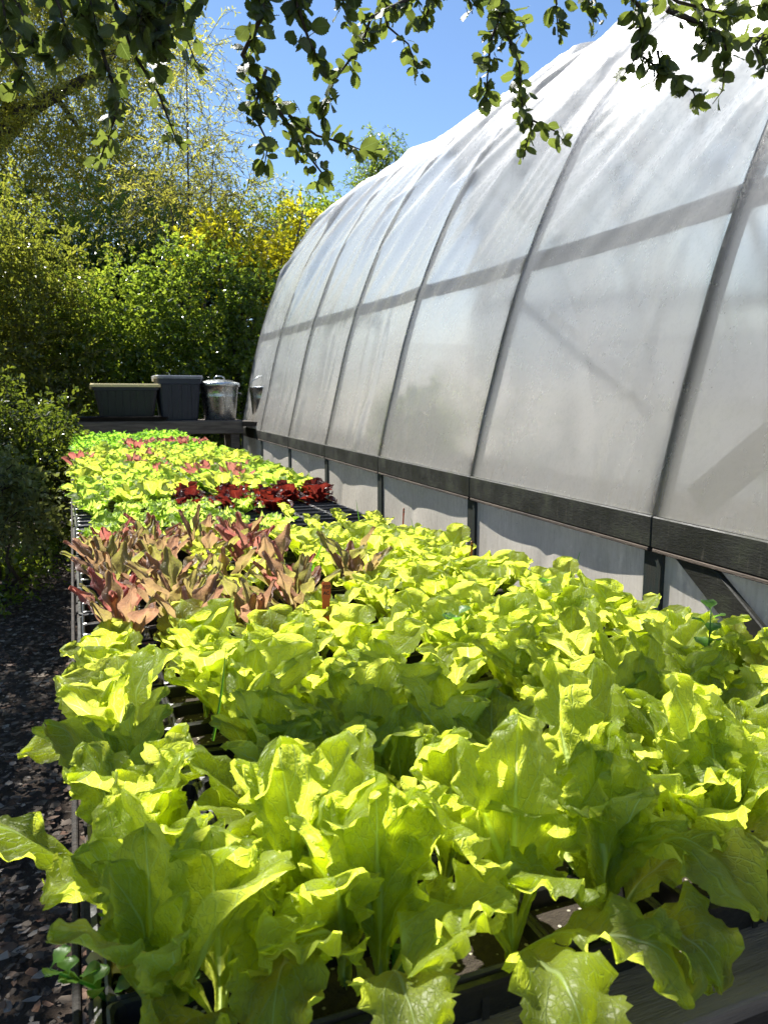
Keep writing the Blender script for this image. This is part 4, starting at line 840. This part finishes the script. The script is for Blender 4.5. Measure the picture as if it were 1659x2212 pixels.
# ------------------------------------------------------------------ weeds, grass blades, stick, plant labels
def weed(name, label, cat, base, h, n, L, W, seed, mat='weed', droop=.1, lean=(0, 0), spread=.9):
    g = np.random.default_rng(seed); root = empty(name, base); tag(root, label, cat)
    ts = np.linspace(.2, 1, n); stem = np.stack([lean[0] * ts ** 1.5, lean[1] * ts ** 1.5, h * ts], 1)
    MB().tube([(0, 0, 0), (lean[0] * .35, lean[1] * .35, h * .5), (lean[0], lean[1], h)], [.0022, .0018, .001], 5).build("stem", M['weed'], root, True)
    a = np.arange(n) * 2.4 + g.uniform(-.3, .3, n); D = np.stack([np.cos(a), np.sin(a), g.uniform(.1, .7, n)], 1) * spread
    for i in range(n):
        V, F, uv = leaf_grid(seed * 10 + i, L=L * g.uniform(.7, 1.15) * (1.15 - .4 * ts[i]), W=W * g.uniform(.8, 1.1), th0=.7, th1=1.4 + droop, nu=7, nv=9, ruf=.05, cup=.2, serr=.02, pet=.2, wmax=.55, tipr=.8, pw=.06)
        o = obj("leaf", mesh_np("leaf", V, F, uv, attr=np.full(len(V), g.random())), M['weed'], root, tuple(stem[i]), (0, 0, float(a[i])))
    return root
def on_plane(px, py, z):
    r = _R * (px - 829.5) / 1671 + _U * (1106 - py) / 1671 + _F; return np.array([0, 0, CAMZ]) + r * (z - CAMZ) / r[2]
p = on_plane(985, 1475, zt); weed("nightshade_seedling", "smooth-leaved weed seedling standing among the green lettuces", "weed", p, .13, 9, .055, .018, 5)
p = on_plane(1180, 1345, zt); weed("nightshade_seedling", "weed seedling with round leaves at the greenhouse edge of the table", "weed", p, .10, 8, .045, .016, 6)
p = on_plane(1520, 1560, zt); weed("nightshade_seedling", "upright weed with pointed leaves near the diagonal brace", "weed", p, .19, 12, .045, .013, 7)
p = on_plane(1010, 1620, zt); weed("nightshade_seedling", "low weed seedling in the dark gap between lettuces", "weed", p, .06, 6, .045, .016, 8)
for i, (px, py, h, l) in enumerate(((300, 2030, .05, (-.03, -.02)), (330, 2120, .06, (.02, -.03)), (420, 2080, .07, (.01, .02)), (250, 2180, .06, (-.05, -.01)), (480, 2140, .05, (.02, .01)), (390, 2190, .04, (0, -.02)), (520, 2050, .05, (0, 0)), (1230, 1900, .05, (0, 0)), (850, 2140, .05, (0, 0)))):
    weed("chickweed", ["small dark weed hanging at the front left tray corner", "fine weed under the upright front lettuce", "bushy little weed between the two front left lettuces", "trailing weed spilling toward the white tray", "small weed below the front lettuce stems", "weed sprig at the very front edge of the tray", "weed sprouting behind the front left weeds", "weed between the two large right-hand lettuces", "weed by the drooping front leaf"][i],
         "weed", on_plane(px, py, zt - .005), h, 9, .026, .010, 20 + i, lean=l)
def blade(m, p0, p1, w, seed):
    p0, p1 = Vector(p0), Vector(p1); d = p1 - p0; side = d.cross(Vector((0, 1, 0))).normalized(); n = 7; V = []
    for k in range(n):
        q = k / (n - 1); c = p0 + d * q + Vector((.1 * d.z, 0, 0)) * q * q * math.sin(seed); ww = w * (1 - q ** 2.5) * .5 + .0003
        V += [c - side * ww, c + Vector((0, -.0015, 0)), c + side * ww]
    m.add(V, [(k * 3 + j, k * 3 + j + 1, k * 3 + j + 4, k * 3 + j + 3) for k in range(n - 1) for j in range(2)])
for i, (a, b_, w, lab) in enumerate((((1225, 1290, 1.72), (1252, 1192, 1.72), .006, "single grass blade standing beside the dry stick"), ((683, 1250, 2.0), (720, 1140, 2.1), .006, "long grass blade rising behind the orange label"), ((672, 1240, 2.05), (700, 1150, 2.0), .006, "second grass blade behind the orange label"),
                              ((785, 1180, 2.6), (768, 1080, 2.6), .004, "thin grass blade in the half-empty trays"), ((902, 1190, 2.3), (893, 1120, 2.3), .003, "thin grass blade by the lower greenhouse film"), ((460, 1600, 1.0), (505, 1395, 1.05), .003, "thin grass stem in front of the green lettuces"))):
    m = MB(); pa, pb = at(*a), at(*b_); blade(m, pa - pa, pb - pa, w, i); o = m.build("grass_blade", M['weed'], loc=tuple(pa)); tag(o, lab, "grass blade", "stray grass blades")
p0, p1 = at(1185, 1290, 1.70), at(1205, 1222, 1.66); m = MB().tube([(0, 0, 0), tuple((p1 - p0) * .5 + np.array([.002, 0, 0])), tuple(p1 - p0)], [.0042, .0036, .003], 7)
tag(m.build("dry_stalk", M['drystem'], loc=tuple(p0)), "dry broken plant stalk sticking up against the white film", "stalk")

def plant_label(px, py, Y, w, h, mat, label, rot=(0, 0, 0), text=None, bands=0):
    p = at(px, py, Y); root = empty("plant_label", p); root.rotation_euler = rot; tag(root, label, "plant label", "orange plant labels in the trays")
    rr_ = rounded_rect(w / 2, h / 2, w * .25, 3); m = MB(); loft(m, [[(x, .0006, z) for x, z in rr_], [(x, -.0006, z) for x, z in rr_]]); m.build("tag", M[mat], root)
    MB().box(-w * .42, -.0006, -h * .5 - .07, w * .42, .0006, -h * .48).build("stake", M[mat], root)
    if text:
        for i, (s, dx, dz, sz) in enumerate(text):
            cu = bpy.data.curves.new("lettering", 'FONT'); cu.body = s; cu.size = sz; cu.align_x = 'CENTER'; cu.offset = sz * .02; cu.extrude = .0002
            to = bpy.data.objects.new("tmp", cu); COL.objects.link(to); bpy.context.view_layer.update()
            me = bpy.data.meshes.new_from_object(to.evaluated_get(bpy.context.evaluated_depsgraph_get())); bpy.data.objects.remove(to)
            o = obj("lettering", me, M['ink'], root, (dx, -.0010, dz), (R(90), 0, R(0)))
    for k in range(bands):
        MB().box(-w * .38, -.0012, h * .30 - k * h * .38, w * .40, -.0007, h * .30 - k * h * .38 + h * .16).build("ink_mark", M['ink'], root)
plant_label(705, 1276, 1.47, .019, .036, 'orangetag', "orange label with handwritten date between the bronze and green lettuces", (R(-8), R(5), R(8)), [("7/27", 0, .004, .0095), ("AC", 0, -.008, .0095)])
plant_label(872, 1106, 2.75, .009, .030, 'orangetag', "narrow orange label standing before the greenhouse film", (0, R(4), R(30)), bands=2)
plant_label(1019, 1178, 2.05, .010, .026, 'yellowtag', "amber label with black marks at the greenhouse side of the table", (0, R(4), R(25)), bands=2)
tag(MB().tube([tuple(at(152, 975, 8.6)), tuple(at(150, 1010, 8.6))], .004, 5).build("blue_string", M['blue']), "short light blue string hanging at the far left table edge", "string")

# ------------------------------------------------------------------ overhanging oak
OAKB = np.array([-3.4, 3.6, 0.0])
oak = empty("oak_tree", OAKB); tag(oak, "oak tree whose holly-like leafy branches hang across the top of the view", "tree")
def oak_leaf_mesh(seed):
    g = np.random.default_rng(seed); n = 10; L = 1.0; c = []
    ts = np.linspace(0, 1, n); w = np.array([.02, .15, .23, .28, .31, .31, .29, .24, .15, .02]) * g.uniform(.85, 1.2)
    left, right, midl = [], [], []; crv = g.uniform(.05, .35)
    for i, t_ in enumerate(ts):
        zc = -g.uniform(.05, .32) * t_ ** 2 if i == 0 else -crv * t_ ** 2; midl.append((t_, 0, zc)); midw = w[i]
        left.append((t_, -midw, zc + .08 * midw * 2 + g.uniform(-.02, .02))); right.append((t_, midw, zc + .08 * midw * 2 + g.uniform(-.02, .02)))
    V = [(0, 0, 0)]; V = []; uv = []
    for i in range(n):
        V += [left[i], midl[i], right[i]]; uv += [(0, ts[i]), (.5, ts[i]), (1, ts[i])]
    F = [(i * 3 + j, i * 3 + j + 1, i * 3 + j + 4, i * 3 + j + 3) for i in range(n - 1) for j in range(2)]
    for i in range(1, n - 2):   # spiny teeth
        for side, k in ((-1, 0), (1, 2)):
            t_ = (ts[i] + ts[i + 1]) / 2 + .05; wv = (w[i] + w[i + 1]) / 2 + .05; V.append((t_, side * wv, -.02)); uv.append((0 if side < 0 else 1, t_))
            tri = (i * 3 + k, len(V) - 1, (i + 1) * 3 + k); F.append(tri if side > 0 else tri[::-1])
    me = mesh_np("leaf", V, F, uv, smooth=True); me.materials.append(M['oaknear']); return me
OL = [oak_leaf_mesh(k) for k in range(7)]
BR = [  # (polyline of (px, py, Y)), leaf density per metre, start radius
    ([(-40, -60, 1.9), (60, 0, 1.85), (75, 60, 1.8), (70, 130, 1.8)], 80, .006), ([(60, -40, 1.8), (150, 0, 1.75), (210, 60, 1.7), (200, 130, 1.7)], 90, .006),
    ([(200, -80, 1.7), (212, 10, 1.65), (228, 100, 1.65), (243, 190, 1.65), (232, 260, 1.65), (228, 350, 1.66)], 70, .006),
    ([(260, -60, 1.7), (290, 10, 1.65), (330, 60, 1.65), (350, 140, 1.62)], 95, .006), ([(240, -20, 1.75), (290, 110, 1.75), (335, 210, 1.8), (375, 290, 1.8), (410, 340, 1.8)], 42, .005),
    ([(400, -60, 1.7), (385, 20, 1.7), (370, 90, 1.68), (345, 160, 1.66)], 95, .006), ([(480, -40, 1.9), (420, 30, 1.9), (440, 100, 1.9), (455, 140, 1.9)], 50, .004),
    ([(560, -60, 1.7), (552, 20, 1.7), (560, 120, 1.7), (590, 200, 1.72), (625, 270, 1.75), (665, 340, 1.75), (700, 405, 1.76)], 92, .007),
    ([(575, 150, 1.7), (560, 230, 1.7), (575, 300, 1.7), (580, 370, 1.7)], 70, .004), ([(625, 250, 1.74), (700, 290, 1.78), (760, 310, 1.8), (800, 335, 1.8)], 60, .004),
    ([(960, -50, 1.8), (880, 20, 1.8), (810, 50, 1.8), (755, 110, 1.8), (720, 170, 1.8), (700, 250, 1.8)], 80, .006), ([(650, -50, 1.6), (640, 20, 1.6), (660, 90, 1.62), (690, 150, 1.65)], 85, .005),
    ([(830, -20, 1.9), (850, 50, 1.9), (885, 105, 1.9), (915, 160, 1.9)], 62, .004), ([(940, -40, 1.8), (925, 20, 1.8), (900, 60, 1.8)], 70, .004),
    ([(1100, -60, 1.9), (1085, 20, 1.9), (1062, 90, 1.9), (1060, 190, 1.9)], 88, .006), ([(1080, 40, 1.9), (1105, 140, 1.95), (1130, 220, 1.95), (1150, 270, 1.95), (1130, 335, 1.95)], 62, .005),
    ([(1085, 30, 1.9), (1120, 60, 1.95), (1150, 85, 1.95)], 60, .004), ([(1150, 260, 1.95), (1190, 285, 1.95), (1235, 300, 1.95)], 42, .003),
    ([(1200, -60, 2.0), (1205, 10, 2.0), (1210, 75, 2.0)], 85, .004), ([(1290, -60, 2.0), (1270, 10, 2.0), (1290, 50, 2.0)], 70, .004), ([(1000, -50, 2.0), (1015, 10, 2.0), (1020, 40, 2.0)], 70, .004),
    ([(1320, -60, 1.7), (1360, 30, 1.7), (1400, 80, 1.7), (1440, 150, 1.68), (1485, 195, 1.68), (1520, 235, 1.68)], 66, .006),
    ([(1400, 75, 1.7), (1385, 120, 1.7), (1350, 145, 1.7)], 55, .004), ([(1420, 110, 1.7), (1415, 150, 1.7), (1410, 180, 1.7)], 60, .004),
    ([(1440, 20, 1.75), (1520, 58, 1.75), (1600, 72, 1.78), (1720, 78, 1.8)], 45, .008), ([(1480, -40, 1.75), (1505, 30, 1.75), (1520, 80, 1.75), (1500, 110, 1.75)], 90, .005),
    ([(1560, 65, 1.76), (1568, 120, 1.76), (1555, 190, 1.76), (1530, 230, 1.76)], 62, .004), ([(1660, 60, 1.8), (1625, 100, 1.8), (1645, 150, 1.8), (1658, 170, 1.8)], 60, .004), ([(1600, -40, 1.75), (1610, 30, 1.75), (1590, 60, 1.75)], 80, .004),
    ([(-60, 60, 1.8), (20, 90, 1.8), (40, 160, 1.8), (30, 200, 1.8)], 60, .004), ([(100, -60, 1.6), (130, 10, 1.6), (150, 70, 1.6), (140, 120, 1.6)], 90, .004), ([(320, -60, 1.6), (310, 20, 1.6), (300, 90, 1.6)], 90, .004), ([(440, -60, 1.6), (400, 0, 1.6), (320, 30, 1.6), (250, 40, 1.6)], 80, .004), ([(0, -60, 1.6), (30, 20, 1.6), (20, 80, 1.6)], 80, .004),
    ([(760, -60, 1.7), (770, 0, 1.7), (755, 60, 1.7)], 80, .004), ([(1400, -40, 1.6), (1470, 10, 1.6), (1560, 30, 1.6), (1640, 10, 1.6)], 60, .005)]
ga = np.random.default_rng(77); nleafobj = 0; rest_P, rest_D = [], []; budget = [int(300 * 1.0)]
order = sorted(range(len(BR)), key=lambda i: BR[i][0][0][2])
alloc = []
for bi_, (pl, dens, r0) in enumerate(BR):
    P = np.array([at(*q) for q in pl]); P = P + ga.normal(0, .012, P.shape) * (np.arange(len(P)) > 0)[:, None]
    P = P * 1.0; L = np.r_[0, np.cumsum(np.linalg.norm(np.diff(P, axis=0), axis=1))]
    org = P[0]; b_o = MB().tube([tuple(p_ - OAKB) for p_ in P], [r0 * (1 - .75 * l / L[-1]) for l in L], 6).build("branch", M['twig'], oak, True)
    n = int(L[-1] * dens * 2.6); ss_l = np.sort(ga.uniform(.0, 1, n)) * L[-1]
    for s_ in ss_l:
        k = min(np.searchsorted(L, s_, side='right') - 1, len(P) - 2); f = (s_ - L[k]) / (L[k + 1] - L[k]); p_ = P[k] * (1 - f) + P[k + 1] * f
        along = unit(P[k + 1] - P[k]); d = unit(along * .5 + unit(ga.normal(0, 1, 3)) * .9 + np.array([0, 0, -.25])); off = unit(ga.normal(0, 1, 3)) * ga.uniform(0, .026)
        alloc.append((b_o, p_ + off, d, ga.uniform(.021, .044)))
alloc_idx = ga.permutation(len(alloc)); chosen = set(alloc_idx[:300].tolist())
big = MB(); bvs, bfs, bat = [], [], []; nb_ = 0
for i, (bo, p_, d, sz) in enumerate(alloc):
    zq = Vector(d); nrm = Vector(ga.normal(0, 1, 3)) + Vector((0, -.2, .5)); nrm = (nrm - zq * nrm.dot(zq)).normalized(); yq = nrm.cross(zq)
    Mx = Matrix((zq, yq, nrm)).transposed().to_4x4(); Mx.translation = Vector(p_ - OAKB)
    if i in chosen:
        sz *= 1.12; o = bpy.data.objects.new("leaf", OL[i % 7]); COL.objects.link(o); o.parent = bo; o.matrix_local = Mx @ Matrix.Diagonal((sz, sz, sz, 1))
    else:
        me = OL[i % 7]; co = np.empty(len(me.vertices) * 3); me.vertices.foreach_get("co", co); co = co.reshape(-1, 3) * sz
        A = np.array(Mx)[:3]; bvs.append(co @ A[:, :3].T + A[:, 3]); uvd = np.zeros((len(me.vertices), 2))
        for lp, u_ in zip(me.loops, me.uv_layers[0].data): uvd[lp.vertex_index] = u_.uv
        bat.append(uvd); bfs += [tuple(nb_ + v for v in pg.vertices) for pg in me.polygons]; nb_ += len(co)
me = mesh_np("hanging_leaves", np.concatenate(bvs), bfs, np.concatenate(bat)); tag(obj("hanging_leaves", me, M['oaknear'], oak), kind='stuff')
# trunk and boughs, out of view to the left and overhead
m = MB(); tk = lambda *p: tuple(np.array(p) - OAKB)
m.tube([tk(-3.4, 3.6, -.1), tk(-3.3, 3.6, 1.2), tk(-3.0, 3.5, 2.4), tk(-2.5, 3.3, 3.5)], [.26, .2, .17, .13], 10)
m.build("trunk", M['bark'], oak, True)
for pts, rad_ in (([tk(-2.5, 3.3, 3.5), tk(-1.5, 2.9, 3.7), tk(-.4, 2.6, 3.6), tk(.7, 2.4, 3.3), tk(1.6, 2.3, 3.0)], [.12, .09, .065, .04, .02]), ([tk(-3.0, 3.5, 2.4), tk(-2.0, 4.8, 3.8), tk(-1.6, 6.4, 4.8)], [.12, .08, .04]),
                  ([tk(-2.5, 3.3, 3.5), tk(-1.8, 2.2, 4.2), tk(-.6, 1.6, 3.9), tk(.3, 1.5, 3.2)], [.1, .07, .05, .02])):
    MB().tube(pts, rad_, 8).build("bough", M['bark'], oak, True)
# unseen crown, shaped so its shadow falls on the path and table front
def shadow_keep(P):
    """keeps leaves whose shadow lands on the path or table front, outside the view"""
    h = P[:, 2] - .95; sx = P[:, 0] - SUNV.x / SUNV.z * h; sy = P[:, 1] - SUNV.y / SUNV.z * h
    rag = .10 * np.sin(sx * 11 + 2) + .08 * np.sin(sy * 9) + .05 * np.sin(sx * 31 + sy * 23)
    front = (sy < .66 + 1.5 * rag) & (sx < .56 + rag + (1.0 - sy) * .12) & (sx > -3)
    path = (sx < -.26 - .05 * sy + .35 * rag) & (sy < 7.2)
    # cut along the camera's view edges so the shading leaves stay out of sight
    below = (P[:, 2] < 1.43 + .45 * P[:, 1] + .17 * np.maximum(0, P[:, 0] + .1 * P[:, 1])) & (P[:, 0] > -.15 * P[:, 1] - .05)
    gap = np.sin(sx * 11.3 + 1.1 * np.sin(sy * 7)) * np.sin(sy * 12.1 + sx * 3 + .6) > -.30
    return (front | path) & ~below & (~gap | path)
blobs = [(-.2, 2.2, 3.3, 1.3, 1.0, .8), (-1.6, 3.4, 3.6, 1.5, 1.6, 1.0), (-2.2, 5.5, 4.2, 1.6, 2.0, 1.1), (-1.9, 8.0, 4.6, 1.5, 1.8, 1.1), (.4, 1.9, 3.0, .8, .8, .5), (-1.3, 1.9, 3.2, 1.2, 1.0, .8), (-3, 7, 4.4, 1.5, 2.5, 1.2)]
O, d_ = blob_points(blobs, 9000, 500, .0); P, Q, S = sprays(O, d_ + RNG.normal(0, .5, O.shape), .4, 11, .4, 501)
kk = shadow_keep(P); tag(obj("crown", leaf_cloud("crown", P[kk] - OAKB, Q[kk], .062, .038, 502), M['oak'], oak), kind='stuff')
kk = shadow_keep(S[2]) & shadow_keep(S[0]); obj("twigs", stems_mesh("twigs", tuple(s[kk] - OAKB for s in S), .006, 2), M['twig'], oak)
